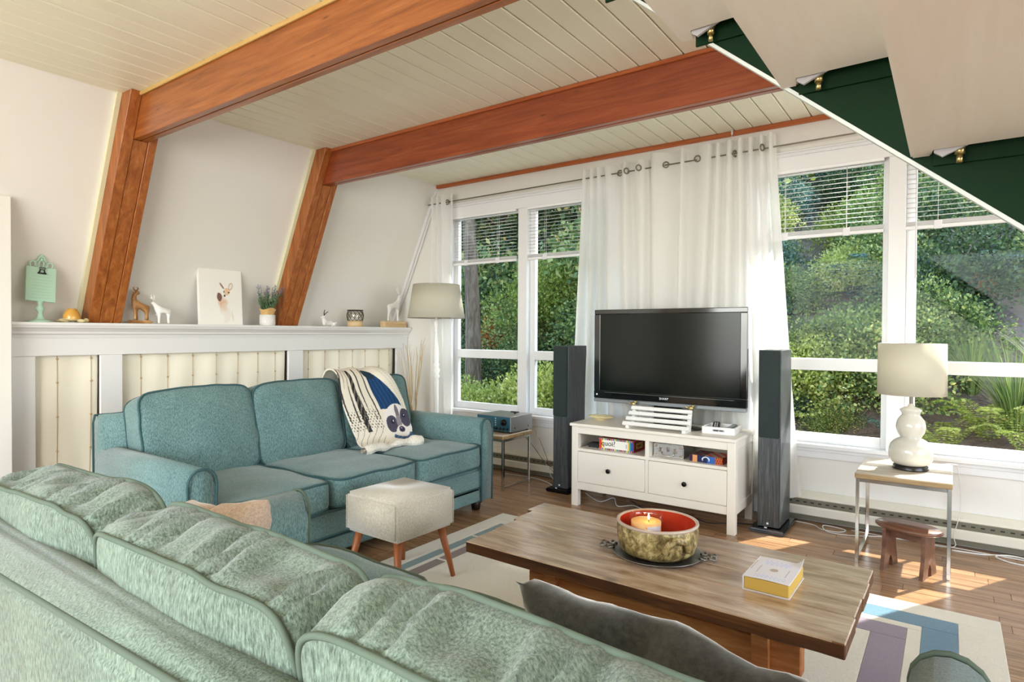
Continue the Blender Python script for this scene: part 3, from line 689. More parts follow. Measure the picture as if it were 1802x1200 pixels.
# ================================================================== sofas
def rot(x=0, y=0, z=0):
    from mathutils import Euler
    return Euler((x, y, z)).to_matrix().to_4x4()
T = Matrix.Translation
def sofa(lab, loc, rz, seed, pip, wr, fb='sofa', ty=.285, tz=.672, th=.165, tilt=-13, cr_=.012, prr=.006):
    t = thing('sofa', lab, 'sofa', loc, rz); W, a = 1.07, .125
    g = G(); g.box(-W+a-.01, W-a+.01, -.485, .42, .07, .30, .012, 2); obj('base', g, 'sofa', t)
    g = G(); g.box(-W+a-.005, W-a+.005, -.497, -.47, .075, .165, .012, 2); obj('lower_front_rail', g, 'sofa', t)
    g = G(); g.tube([(-W+a, -.497, .172), (W-a, -.497, .172)], .005, 6); obj('piping', g, pip, t)
    prof = [(-.062, .07), (-.064, .50), (-.066, .56)]+[(-.066*math.cos(q*PI/8), .585+.066*math.sin(q*PI/8)) for q in range(9)]+[(.066, .56), (.064, .50), (.062, .07)]
    for s in (-1, 1):
        g = G(); g.prism([(s*(W-a/2)+x, z) for x, z in prof], 'y', -.505, .44); bmesh.ops.bevel(g.bm, geom=[e for e in g.bm.edges if abs(e.verts[0].co.y-e.verts[1].co.y) < 1e-6], offset=.016, segments=3, affect='EDGES')
        arm = obj('armrest', g, 'sofa', t, shade=True)
        g = G(); g.tube([(s*(W-a/2)+x*.97, -.506, z if z < .5 else z-.001) for x, z in prof], .006, 6); obj('piping', g, pip, arm)
    # back frame, slanted, rounded top
    g = G(); g.prism([(.40, .07), (.30, .30), (.395, .76), (.42, .80), (.47, .815), (.51, .80), (.53, .77), (.52, .07)], 'x', -W+.02, W-.02)
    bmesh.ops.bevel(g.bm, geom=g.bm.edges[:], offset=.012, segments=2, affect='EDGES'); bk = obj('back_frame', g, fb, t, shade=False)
    for f in bk.data.polygons: f.use_smooth = True
    g = G(); g.tube([(-W+.02, .10+.42, .10), (-W+.02, .532, .76), (-W+.02, .51, .803)]+[(-W+.02+x*.01*(2*W-.04)*10, .514+.006*math.sin(x*11), .805) for x in [q/10 for q in range(11)]]+[(W-.02, .532, .76), (W-.02, .52, .10)], .006, 6); obj('piping', g, pip, bk)
    for k in (-1, 0, 1):
        x = k*.63
        cushion('seat_cushion', t, T((x, -.150, .392)) @ rot(PI/2, 0, 0) @ rot(0, 0, 0), .622, .74, .145, .028, 'sofa', pip, seed=seed+k, n=18, sq=12)
        mt = T((x+.004*k, ty, tz)) @ rot(math.radians(tilt+2*k*.5), math.radians(1.0*k), 0)
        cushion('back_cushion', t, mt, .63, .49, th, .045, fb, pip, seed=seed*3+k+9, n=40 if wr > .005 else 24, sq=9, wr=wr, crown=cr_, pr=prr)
    for x in (-.98, .98):
        for y in (-.43, .42): g = G(); g.lathe([(.028, 0), (.040, .075)], 4, (0, 0, 0)); g.xf(T((x, y, 0)) @ rot(0, 0, PI/4)); obj('foot', g, 'feet', t)
    return t
sofa('teal three-seat sofa along the left wall with a printed throw over it', (-3.15, 2.38, 0), PI/2, 1, 'piping', .002)
sofa('teal sofa in the foreground seen from behind', (-1.0, .905, 0), PI, 4, 'piping_warm', .016, 'sofa_warm', .325, .655, .135, -11, .0, .0052)

def pillow(name, lab, cat, mat, w, h, t, mt, seed):
    n = 26
    def D(u, v, s):
        x = u*w/2*(1-.07*(1-u*u)*0-.06*(1-v*v)*abs(u)); z = v*h/2*(1-.06*(1-u*u)*abs(v)); th = t/2*max(0, (1-u**6)*(1-v**6))**.45; z -= .030*math.exp(-((u+.05)/.16)**2)*max(0, v)**3
        p = Vector((x, s*th, z)); q = noise.noise_vector(p*7+Vector((seed, 0, 0)))*.022*(.3+th/t*2)+noise.noise_vector(p*19+Vector((0, seed, 0)))*.006
        return mt @ (p+q)
    g = G(); c = {}
    def V(i, j, s):
        k = (i, j, 0 if i in (0, n) or j in (0, n) else s)
        if k not in c: c[k] = g.bm.verts.new(D(-1+2*i/n, -1+2*j/n, s))
        return c[k]
    for s in (-1, 1):
        for i in range(n):
            for j in range(n): g.bm.faces.new((V(i, j, s), V(i+1, j, s), V(i+1, j+1, s), V(i, j+1, s))).smooth = True
    return tag(obj(name, g, mat), lab, cat)
pillow('throw_pillow', 'dark charcoal cushion standing on the foreground sofa near the coffee table', 'cushion', 'greyc', .68, .28, .12, T((-.455, 1.19, .570)) @ rot(math.radians(45), math.radians(3), math.radians(-7)), 3)
pillow('throw_pillow', 'beige-pink cushion peeking out beside the left arm of the foreground sofa', 'cushion', 'pinkc', .36, .34, .15, T((-1.74, .93, .585)) @ rot(math.radians(-22), math.radians(-8), math.radians(8)), 8)

# printed throw draped over the big sofa
path = [(-3.66, .72), (-3.63, .86), (-3.56, .955), (-3.47, .965), (-3.385, .92), (-3.32, .80), (-3.24, .62), (-3.165, .515), (-3.06, .492), (-3.0, .492)]
acc = [0]
for a, b in zip(path, path[1:]): acc.append(acc[-1]+math.dist(a, b))
def along(s):
    s *= acc[-1]
    for i in range(len(path)-1):
        if s <= acc[i+1]+1e-9: f = (s-acc[i])/(acc[i+1]-acc[i]); break
    g0 = path[max(0, i-1)]; a = path[i]; b = path[i+1]; c = path[min(len(path)-1, i+2)]
    def cr_(k): return .5*((2*a[k])+(-g0[k]+b[k])*f+(2*g0[k]-5*a[k]+4*b[k]-c[k])*f*f+(-g0[k]+3*a[k]-3*b[k]+c[k])*f**3)
    return cr_(0), cr_(1)
YLT = [2.72, 2.71, 2.70, 2.69, 2.67, 2.65, 2.645, 2.65, 2.65, 2.62, 2.56]; YRT = [3.10, 3.10, 3.11, 3.11, 3.12, 3.15, 3.175, 3.18, 3.17, 3.12, 3.05]
def throw_pt(u, v):
    x, z = along(v); s_ = v*(len(YLT)-1); k_ = min(len(YLT)-2, int(s_)); f_ = s_-k_; y = (YLT[k_]*(1-f_)+YLT[k_+1]*f_)*(1-u)+(YRT[k_]*(1-f_)+YRT[k_+1]*f_)*u
    n = noise.noise(Vector((y*5, v*4, 1)))*.014
    return (x+.02+n, y+.010*math.sin(v*9+u*2), z+.012+n*.6+.006*math.sin(u*14+v*5))
def raccoon(u, v):
    base_ = (236, 228, 212)
    if v < .34: 
        return tuple(int(c+6*math.sin(u*190)*math.sin(v*260)) for c in base_)
    t = (v-.34)/.60; x = u; c = base_
    def E(cx, cy_, rx, ry, a=0):
        dx, dy = x-cx, (t-cy_); ca, sa = math.cos(a), math.sin(a); p, q = dx*ca+dy*sa, -dx*sa+dy*ca; return (p/rx)**2+(q/ry)**2 < 1
    if x < .50:      # birch trunks
        w = math.sin(x*95+math.sin(t*7)*1.2)+.5*math.sin(x*41+t*3)
        if t < .62 and w > 1.02: c = (58, 54, 56)
        elif t < .62 and w > .75: c = (150, 140, 124)
        if .18 < x-.05*t < .25 and t < .75: c = (40, 40, 46) if math.sin(t*60+x*80) > -.5 else (120, 110, 100)
        if .5 < t < .72 and math.sin(x*130)*math.sin(t*110) > .55: c = (50, 46, 46)
        if t > .66 and abs(math.sin((x*1.2+t*.9)*26)) < .12: c = (90, 80, 72)
    else:
        if abs(math.sin((x-t*.25)*42)) < .1 and x > .8: c = (176, 170, 166)
    hx = .50+.02*t; 
    # hat
    if .10 < t < .58 and x > .54-.00*t and x < .70+.52*(t-.08) and t < .50+.10*(x-.5): c = (30, 70, 112) if math.sin(x*110-t*8) > -.2 else (22, 56, 96)
    if E(.60, .09, .11, .06, .3): c = (34, 56, 72)
    # head
    if E(.80, .68, .27, .20): c = (236, 230, 226)
    if E(.66, .70, .11, .10, .9): c = (78, 74, 92)
    if E(.93, .63, .11, .10, -.9+PI): c = (78, 74, 92)
    if E(.79, .58, .035, .09): c = (120, 112, 124)
    if E(.79, .68, .05, .07): c = (150, 140, 146)
    for ex, ey in ((.68, .67), (.90, .61)):
        if E(ex, ey, .035, .026): c = (40, 40, 60)
        if E(ex+.008, ey-.006, .010, .008): c = (230, 236, 246)
    if E(.81, .80, .11, .08): c = (240, 234, 226)
    if E(.81, .77, .055, .042): c = (56, 50, 74)
    if E(.80, .755, .018, .010): c = (150, 146, 170)
    # scarf
    if E(.84, .90, .21, .10) and not E(.81, .80, .15, .10): c = (52, 84, 122) if math.sin(x*70+t*90) > -.6 else (90, 120, 150)
    return c
throw = thing('throw_blanket', 'cream fleece throw printed with a raccoon in a blue hat, draped over the big sofa', 'blanket', (0, 0, 0))
paint_grid('blanket_face', throw_pt, raccoon, 150, 260, 'vcloth', throw, solid=.012)
g = G()   # rolled hem at the foot, showing the fleece lining
def hem(u, v):
    a = 2*PI*v; x, y, z = throw_pt(u, .985); r = .024+.007*math.sin(u*9)+.004*math.sin(u*23)
    return (x+.012+r*1.25*math.cos(a)+.03*(u > .8)*(u-.8)*5, y-.012+.0*u, z+.006+r*math.sin(a)*(1+.4*(u > .85)))
g.grid(hem, 40, 12); obj('fleece_hem', g, 'sherpa', throw)

# ottoman
t = thing('ottoman', 'small square beige upholstered stool with tapered walnut legs on the rug', 'footstool', (-2.243, 2.17, 0), math.radians(-1))
g = G(); g.box(-.187, .187, -.198, .198, .268, .462, .016, 4)
for v in g.bm.verts:
    if v.co.z > .44: v.co.z += .012*(1-(v.co.x/.19)**2)*(1-(v.co.y/.2)**2)
b_ = obj('seat', g, 'otto', t, shade=True)
g = G()
for sx in (-1, 1):
    for sy_ in (-1, 1): g.tube([(sx*.182, sy_*.193, .280), (sx*.182, sy_*.193, .445)], .0025, 5)
obj('corner_seam', g, 'otto', b_)
for sx in (-1, 1):
    for sy_ in (-1, 1): g = G(); g.tube([(sx*.135, sy_*.145, .272), (sx*.185, sy_*.19, 0.0082)], .021, 12, r1=.012); obj('leg', g, 'legw', t)

# coffee table
t = thing('coffee_table', 'low rustic plank coffee table on the rug with a pot and a book on it', 'table', (-.87, 2.076, 0), math.radians(-1.0))
vs_ = [-.311, -.125, .030, .175, .311]; le = [-.612, -.618, -.638, -.668]
for i in range(4):
    g = G(); a, b = vs_[i]+.0008, vs_[i+1]-.0008
    g.box(le[i], .665+(.002, -.001, .002, -.002)[i], a, b, .419, .46, .0); bm = g.bm
    bmesh.ops.subdivide_edges(bm, edges=[e for e in bm.edges if abs(e.verts[0].co.x-e.verts[1].co.x) > .5], cuts=40)
    bmesh.ops.bevel(bm, geom=[e for e in bm.edges if e.calc_face_angle(0) > 1], offset=.003, segments=1, affect='EDGES')
    for v in bm.verts:
        k = noise.noise(Vector((v.co.x*9, v.co.y*3, i)))*.004
        if i == 0 and v.co.y < a+.01: v.co.y += k; v.co.z += k*.6*(v.co.z < .43)
        if i == 3 and v.co.y > b-.01: v.co.y += k
    o = obj('plank', g, ['tabletop', 'tableedge'], t)
    for f in o.data.polygons:
        if f.normal.z < .7: f.material_index = 1
g = G(); g.box(-.45, .527, -.122, -.072, .238, .330, .004); obj('stretcher', g, 'tableleg', t)
for x in (-.36, .392):
    g = G(); g.prism([(-.20, .0075), (-.11, .0075), (-.07, .06), (.07, .06), (.11, .0075), (.20, .0075), (.20, .05), (.15, .12), (.15, .36), (.19, .418), (-.19, .418), (-.150, .34), (-.142, .22), (-.150, .12), (-.20, .05)], 'x', x, x+.048); obj('leg', g, 'tableleg', t)
TZ = .46
# platter, pot, candle, book
t = thing('platter', 'tarnished metal platter with openwork handles under the pot', 'tray', (-.848, 2.08, TZ), math.radians(14))
g = G(); g.lathe([(.09, .004), (.145, .004), (.156, .011), (.158, .013), (.154, .013), (.142, .008), (.09, .007)], 48, sx=1.02, sy_=.98); obj('dish', g, 'pewter', t)
for s in (-1, 1):
    g = G()
    for q, (r, c) in enumerate(((.020, (.172, 0)), (.013, (.190, .016)), (.013, (.190, -.016)), (.011, (.160, .024)), (.011, (.160, -.024)))):
        g.tube([(s*(c[0]+r*math.cos(k*PI/6)), c[1]+r*math.sin(k*PI/6), .014+.003*math.sin(k)) for k in range(12)], .0034, 6, closed=True)
    obj('handle', g, 'pewter', t)
t = thing('casserole_pot', 'round glazed earthenware pot with red inside on the coffee table', 'pot', (-.848, 2.082, TZ+.0135), math.radians(-20))
g = G(); g.lathe([(.0, .002), (.118, 0), (.132, .012), (.141, .045), (.143, .085), (.140, .10)], 56, cap=False); bd = obj('body', g, 'potout', t)
g = G(); g.lathe([(.140, .10), (.1445, .104), (.143, .110), (.136, .111), (.132, .106)], 56, cap=False); obj('rim', g, 'rim', t)
g = G(); g.lathe([(.132, .106), (.133, .08), (.130, .03), (.118, .012), (0, .010)], 56, cap=False); obj('lining', g, 'clay', t)
for a in (-.37, -.37+PI):
    c, s = math.cos(a), math.sin(a); pts = []
    for k in range(13):
        th = PI*k/12; w = .042*math.cos(th); z = .038+.046*math.sin(th); r = .145+.012*math.sin(th); aa = a+w/.145; pts.append((r*math.cos(aa), r*math.sin(aa), z))
    g = G(); g.tube(pts, .0115, 8); obj('lug_handle', g, 'potout', t)
t = thing('candle', 'lit cream candle in a glass standing inside the pot', 'candle', (-.892, 2.085, TZ+.0255))
g = G(); g.lathe([(0, 0), (.056, 0), (.058, .01), (.058, .112), (.055, .112), (.055, .090)], 32, cap=False); obj('glass_cup', g, 'candleg', t)
g = G(); g.lathe([(0, .002), (.0535, .002), (.0535, .086), (.048, .088), (.02, .086), (0, .086)], 32, cap=False); obj('wax', g, 'wax', t)
g = G(); g.grid(lambda u, v: (.0585*math.cos(-1.1+u*.95), .0585*math.sin(-1.1+u*.95), .03+.05*v), 8, 1); obj('paper_label', g, 'logo', t)
g = G(); g.tube([(.014, -.01, .084), (.014, -.01, .096)], .001, 5); obj('wick', g, 'cordb', t)
g = G(); g.lathe([(0, .094), (.0035, .098), (.004, .104), (.002, .112), (0, .118)], 10, (.014, -.01, 0), cap=False); obj('flame', g, 'flame', t)
l = bpy.data.lights.new('candle_light', 'POINT'); l.energy = .04; l.color = (1, .8, .6); l.shadow_soft_size = .008; lo = bpy.data.objects.new('candle_light', l); link(lo, t); lo.location = (.014, -.01, .125)
t = thing('paperback_book', 'thick worn paperback with pale cover and yellowed pages on the coffee table', 'book', (-.447, 2.055, TZ), math.radians(-1))
g = G(); g.box(-.064, .066, -.10, .10, .003, .040, .002); obj('pages', g, 'paper', t)
def cov(u, v):
    e = .007*max(0, u-.8)**2*25*max(0, v-.75)*4
    return (-.068+.136*u, -.102+.204*v, .0425+.002*math.sin(u*3)+e*3)
def covc(u, v):
    c = (226, 224, 230)
    if .2 < u < .8 and .68 < v < .86: c = (206, 210, 232) if math.sin(u*60)*math.sin(v*70) > 0 else (226, 226, 240)
    if .06 < v < .20 and .2 < u < .9: c = (200, 206, 232) if math.sin(u*70)*math.sin(v*80) > 0 else (232, 230, 236)
    if ((u-.52)/.09)**2+((v-.46)/.07)**2 < 1: c = (186, 172, 160)
    if .25 < v < .6 and (abs(u-.2) < .012 or abs(u-.82) < .012): c = (170, 166, 176)
    if u < .05 and .35 < v < .8: c = (190, 140, 134)
    return c
paint_grid('front_cover', cov, covc, 60, 60, 'vcol', t, solid=.0012)
g = G(); g.box(-.068, .068, -.102, .102, 0, .0025); obj('back_cover', g, 'cover', t)
g = G(); g.box(-.0685, -.064, -.102, .102, .0, .043, .001); obj('spine', g, 'cover', t)

# rug: cream field, banded border
t = thing('area_rug', 'cream rug with blue and plum border bands under the coffee table', 'rug', (-1.155, 2.2, 0))
def rb(nm, x0, x1, y0, y1, mat, z=.007):
    g = G(); g.box(x0+1.155, x1+1.155, y0-2.2, y1-2.2, .001, z, .002); return obj(nm, g, mat, t)
X0, X1, Y0, Y1 = -2.50, .19, 1.44, 3.385
rb('border', X0, X1, Y1-.13, Y1, 'rugA'); rb('border', X1-.15, X1, Y0, Y1-.13, 'rugA'); rb('border', X0, X0+.11, Y0, Y1-.13, 'rugA')
rb('border', X0+.11, X1-.15, Y0, Y0+.13, 'rugA')
rb('band', X0+.30, X1-.15, Y1-.255, Y1-.13, 'rugB'); rb('band', X1-.275, X1-.15, Y0+.13, Y1-.255, 'rugB')
rb('inner_border', X0+.30, X1-.275, Y1-.305, Y1-.255, 'rugA'); rb('inner_border', X1-.325, X1-.275, Y0+.13, Y1-.305, 'rugA')
rb('band', X0+.30, X1-.325, Y1-.43, Y1-.305, 'rugP'); rb('band', X1-.45, X1-.325, Y0+.13, Y1-.43, 'rugP')
rb('field', X0+.30, X1-.45, Y0+.13, Y1-.43, 'rugA')
# left side: broken teal and brown dashes on cream
yy = Y0+.13; k = 0; segs = [.34, .30, .42, .28, .30, .22]
rb('side_ground', X0+.11, X0+.30, Y0+.13, Y1-.13, 'rugA', .0062)
for L_ in segs:
    y2 = min(yy+L_-.02, Y1-.14)
    if y2-yy > .05:
        rb('dash', X0+.125, X0+.185, yy, y2, 'rugT', .0074); rb('dash', X0+.215, X0+.285, max(Y0+.13, yy-.13), max(Y0+.2, y2-.13), 'rugN', .0074)
    yy += L_

# ================================================================== media wall
BX, BY = -1.655, 4.09
t = thing('media_console', 'white wooden TV bench with two drawers and open shelf', 'console', (BX, BY, 0))
def sb(nm, x0, x1, y0, y1, z0, z1, mat='white', bev=.002, par=None):
    g = G(); g.box(x0-BX, x1-BX, y0-BY, y1-BY, z0, z1, bev); return obj(nm, g, mat, par or t)
sb('top', -2.245, -1.065, 3.85, 4.335, .580, .601, bev=.003)
for x0, x1 in ((-2.236, -2.186), (-1.122, -1.072)):
    for y0, y1 in ((3.868, 3.918), (4.28, 4.328)): sb('leg', x0, x1, y0, y1, 0, .58)
sb('top_rail', -2.186, -1.122, 3.872, 3.895, .527, .58); sb('bottom_rail', -2.186, -1.122, 3.872, 3.895, .122, .175)
sb('divider', -1.669, -1.643, 3.872, 4.31, .175, .527); sb('shelf', -2.186, -1.122, 3.880, 4.31, .402, .420); sb('shelf_edge', -2.186, -1.122, 3.870, 3.880, .400, .421)
for x0, x1 in ((-2.230, -2.214), (-1.094, -1.078)):
    sb('side_panel', x0, x1, 3.918, 4.28, .175, .580); sb('side_rail', x0-.004, x1+.004, 3.918, 4.28, .12, .18); sb('side_rail', x0-.004, x1+.004, 3.918, 4.28, .53, .58)
sb('back_panel', -2.186, -1.122, 4.305, 4.315, .175, .58, 'whitein'); sb('bottom_panel', -2.186, -1.122, 3.88, 4.31, .165, .177)
for x0, x1, kx, kz in ((-2.184, -1.671, -1.934, .288), (-1.641, -1.124, -1.389, .279)):
    d = sb('drawer', x0, x1, 3.868, 3.888, .179, .397); g = G(); g.lathe([(.006, 0), (.006, .012), (.016, .018), (.016, .024), (.010, .028), (0, .028)], 20, cap=False)
    g.xf(T((kx-BX, 3.868-BY, kz)) @ rot(PI/2)); obj('knob', g, 'knob', d)
# television
t = thing('television', 'large flat television with glossy black frame on the white TV bench', 'television', (-1.604, 4.09, .601))
def tv(nm, x0, x1, y0, y1, z0, z1, mat, bev=.002):
    g = G(); g.box(x0+1.604, x1+1.604, y0-4.09, y1-4.09, z0-.601, z1-.601, bev); return obj(nm, g, mat, t)
tv('bezel', -2.154, -1.054, 4.05, 4.075, 1.392, 1.426, 'black', .004); tv('bezel', -2.154, -2.106, 4.05, 4.075, .83, 1.392, 'black', .004); tv('bezel', -1.100, -1.054, 4.05, 4.075, .83, 1.392, 'black', .004)
bz = tv('bezel', -2.154, -1.054, 4.048, 4.075, .775, .832, 'black', .004)
tv('screen', -2.11, -1.096, 4.058, 4.07, .826, 1.396, 'screen', 0); tv('rear_housing', -2.14, -1.07, 4.075, 4.14, .78, 1.41, 'black', .01)
tv('bottom_strip', -2.150, -1.058, 4.042, 4.085, .748, .775, 'silver', .004)
tv('neck', -1.70, -1.50, 4.09, 4.12, .61, .80, 'black'); g = G(); g.lathe([(0, 0), (.24, 0), (.25, .008), (.22, .014), (0, .016)], 36, (0.0, .01, 0), cap=False, sy_=.5); obj('foot', g, 'black', t)
text('logo_lettering', 'SHARP', .022, mface(-1.61+1.604, 4.0475-4.09, .800-.601), bz, 'logo')
g = G(); g.box(-2.133+1.604, -2.122+1.604, -.0435, -.042, .797-.601, .808-.601); obj('badge', g, 'logo', bz)
g = G(); g.grid(lambda u, v: (-.46+.93*u, -.0425, .2185-.006*u*0+.0015*v), 20, 1); obj('silver_line', g, 'silver', bz)
# speakers
def speaker(x, y, lab):
    t = thing('floor_speaker', lab, 'speaker', (x, y, 0), 0)
    g = G(); g.box(-.0675, .0675, 0, .29, .035, 1.152, .003); obj('cabinet', g, 'ash', t)
    g = G(); g.box(-.064, .064, -.016, -.001, .60, 1.148, .006, 2); obj('grille', g, 'grille', t)
    g = G(); g.prism([(-.062, .035), (.062, .035), (.062, .596), (-.062, .596)], 'y', -.006, -.0005); obj('front_panel', g, 'ash', t)
    g = G(); g.box(-.105, .105, -.055, .33, 0.002, .03, .008, 2); obj('plinth', g, 'black', t)
    g = G(); g.box(-.012, .004, -.058, -.054, .040, .046); g.box(-.010, .002, -.009, -.005, .05, .062); obj('badge', g, 'logo', t)
    for sx in (-.085, .085):
        for sy_ in (-.03, .30): g = G(); g.lathe([(.006, 0), (.012, .004)], 10, (sx, sy_, 0)); obj('foot', g, 'chrome', t)
    return t
speaker(-2.486, 4.125, 'tall narrow black speaker left of the television')
speaker(-.923, 4.078, 'tall narrow black speaker right of the television')
# things on the console
ZC = .601
t = thing('slatted_rack', 'small white wooden slatted bench ornament standing before the television', 'ornament', (-1.61, 3.95, ZC))
for s in (-1, 1):
    g = G(); g.prism([(-.06, 0), (.05, 0), (.05, .016), (.075, .135), (.062, .135), (.03, .022), (-.06, .022)], 'x', s*.20-.012, s*.20+.012); obj('side_bracket', g, 'whitec', t)
for i, (yy_, zz) in enumerate(((-.055, .030), (-.012, .060), (.022, .094), (.050, .128))):
    g = G(); g.box(-.235+i*.006, .235-i*.006, -.010, .010, -.013, .013, .003)
    for v in g.bm.verts: v.co += Vector(noise.noise_vector(v.co*30))*.002
    g.xf(T((0, yy_, zz)) @ rot(-.5)); obj('slat', g, 'whitec', t)
for x, lab in ((-1.815, 'tiny brass bird on the left end of the white slatted ornament'), (-1.402, 'tiny brass bird on the right end of the white slatted ornament')):
    b_ = thing('brass_bird', lab, 'figurine', (x, 4.002, ZC+.142))
    g = G(); g.ell((0, 0, .014), (.018, .012, .013), 12); g.ell((.014, 0, .028), (.009, .009, .009), 10); g.tube([(.020, 0, .029), (.030, 0, .027)], .003, 6, r1=.0005); obj('body', g, 'brass', b_)
    g = G(); g.prism([(-.012, .014), (-.036, .028), (-.030, .014)], 'y', -.006, .006); obj('tail', g, 'brass', b_)
t = thing('shell_dish', 'shallow pale oval dish at the left end of the white TV bench', 'dish', (-2.135, 4.13, ZC))
g = G()
def dish(u, v):
    a = 2*PI*u; r = v; return (.105*r*math.cos(a)*(1+.05*math.cos(3*a)), .065*r*math.sin(a), .004+.026*r**2.2+.003*math.sin(9*a)*r*r)
g.grid(dish, 40, 12); o = obj('bowl', g, 'stone', t, solid=.005)
g = G(); g.lathe([(.035, 0), (.042, .007)], 24, sy_=.7); obj('foot_ring', g, 'stone', t)
t = thing('open_box', 'open grey-white wooden tray holding remotes at the right end of the TV bench', 'tray', (-1.225, 4.09, ZC), math.radians(3))
def bx_(nm, *b): g = G(); g.box(*b, .0015); return obj(nm, g, 'whitec', t)
bx_('bottom', -.10, .10, -.085, .10, 0, .006); fr_ = bx_('front_wall', -.10, .10, -.091, -.083, 0, .045); bx_('rear_wall', -.10, .10, .097, .105, 0, .045); bx_('side_wall', -.104, -.096, -.09, .105, 0, .045); bx_('side_wall', .096, .104, -.09, .105, 0, .045)
g = G(); g.box(-.035, .040, -.0925, -.091, .016, .030); obj('label_plate', g, 'bracket', fr_); g = G(); g.box(-.028, .002, -.0932, -.0924, .019, .027, .001); g.box(.008, .032, -.0932, -.0924, .020, .026, .001); obj('dark_print', g, 'cordb', fr_, kind='stuff')
for loc, rz, sz, lab in (((-1.262, 4.10, ZC+.030), .25, (.045, .14, .018), 'thick black remote control lying in the tray, nearest the television'), ((-1.165, 4.085, ZC+.030), -.25, (.035, .13, .014), 'slim grey remote control lying in the tray behind the front wall')):
    r_ = thing('remote_control', lab, 'remote', loc, rz); g = G(); g.box(-sz[0]/2, sz[0]/2, -sz[1]/2, sz[1]/2, 0, sz[2], .005, 2); g.xf(rot(.18)); obj('case', g, 'cordb' if sz[0] > .04 else 'silver', r_)
    g = G()
    for i in range(5):
        for j in range(2): g.box(-.012+j*.014, -.004+j*.014, -.04+i*.018, -.032+i*.018, sz[2]-.001, sz[2]+.002)
    g.xf(rot(.18)); obj('buttons', g, 'bracket', r_)
ZS = .4202
t = thing('set_top_box', 'small flat black box at the left end of the open console shelf', 'box', (-2.105, 4.0, ZS)); g = G(); g.box(-.052, .052, -.05, .05, .004, .030, .008, 2); obj('case', g, 'cordb', t)
g = G(); [g.box(a-.006, a+.006, b-.006, b+.006, 0, .005) for a in (-.035, .035) for b in (-.035, .035)]; obj('feet', g, 'black', t)
t = thing('game_box', 'white board game box with rainbow stripes on the open console shelf', 'box', (-1.912, 4.03, ZS), 0)
cs = [(206, 66, 50), (70, 110, 170), (230, 190, 70), (60, 150, 130), (170, 60, 120), (90, 60, 50)]
def gf(u, v):
    if v < .14 or v > .86: return cs[int(u*18) % 6] if (u*18) % 1 > .25 else (200, 196, 180)
    if u < .07: return (206, 66, 50)
    if u < .11: return (246, 196, 60)
    if u > .84: return [(246, 196, 60), (60, 170, 160), (60, 90, 160), (60, 90, 160)][min(3, int((u-.84)/.04))]
    if .78 < u < .82 and .3 < v < .65: return (190, 190, 200)
    return (244, 240, 230)
g = G(); g.box(-.132, .132, -.098, .10, 0, .083); obj('carton', g, 'whitein', t)
p_ = paint_grid('front_print', lambda u, v: (-.133+.266*u, -.0995, .083*v), gf, 130, 30, 'vcol', t, smooth=False)
paint_grid('side_print', lambda u, v: (.1335, -.098+.196*u, .083*v), lambda u, v: (190, 40, 50) if (v < .12 or v > .88 or u < .1 or u > .9) else ((230, 170, 60) if .2 < u < .8 and .25 < v < .75 and math.sin(u*50)*math.sin(v*20) > -.3 else (90, 60, 60)), 60, 30, 'vcol', t, smooth=False)
paint_grid('top_print', lambda u, v: (-.132+.264*u, -.098+.196*v, .0836), lambda u, v: (120, 96, 70) if math.sin(u*60)*math.sin(v*40) > .2 else (180, 70, 60), 60, 40, 'vcol', t, smooth=False)
text('lettering', 'quoi?', .052, mface(-.060, -.1005, .046), p_, 'cordb')
text('lettering', 'quoi?', .034, mface(.1342, .0, .042, PI/2, 0, PI/2), t, 'black')
t = thing('metal_case', 'small silver metal case with clasps on the open console shelf', 'case', (-1.530, 4.02, ZS), 0)
g = G(); g.box(-.105, .105, -.085, .12, 0, .090, .006, 2); obj('shell', g, 'steel', t)
g = G(); g.box(-.1055, .1055, -.0875, -.083, .003, .006); g.box(-.1055, .1055, -.0875, -.083, .084, .087); g.box(-.1055, .1055, -.0865, -.083, .052, .0545); obj('edging', g, 'chrome', t)
for x in (-.05, .05): g = G(); g.box(x-.012, x+.012, -.092, -.085, .042, .066, .002); g.box(x-.016, x+.016, -.091, -.085, .036, .044, .001); obj('clasp', g, 'chrome', t)
g = G(); g.box(-.010, .010, -.091, -.085, .040, .070, .002); g.ell((0, -.09, .062), (.008, .004, .008), 10); obj('lock', g, 'pewter', t)
g = G(); g.tube([(-.045, -.087, .034), (-.040, -.098, .022), (-.02, -.1, .012), (.02, -.1, .012), (.040, -.098, .022), (.045, -.087, .034)], .0035, 8); obj('handle', g, 'chrome', t)
for a in (-.090, .090):
    for b in (.014, .076): g = G(); g.box(a-.014, a+.014, -.0865, -.084, b-.010, b+.010, .001); obj('corner_guard', g, 'chrome', t)
t = thing('flat_game_box', 'thin blue and orange box with bright print at the right end of the console shelf', 'box', (-1.268, 4.01, ZS), math.radians(-4))
def ff(u, v):
    if u < .1: return (60, 34, 60)
    if u < .24: return (226, 130, 70) if (u*60) % 1 > .4 else (240, 190, 130)
    if u > .78: return (216, 110, 60) if math.sin(u*90)*math.sin(v*9) > -.2 else (120, 50, 40)
    if ((u-.5)/.12)**2+((v-.5)/.42)**2 < 1 and ((u-.5)/.09)**2+((v-.35)/.42)**2 > 1: return (232, 236, 244)
    return (36, 44, 84) if u < .55 else (58, 110, 190)
g = G(); g.box(-.108, .108, -.085, .09, 0, .043); obj('carton', g, 'cordb', t)
paint_grid('front_print', lambda u, v: (-.109+.218*u, -.0862, .043*v), ff, 120, 24, 'vcol', t, smooth=False)
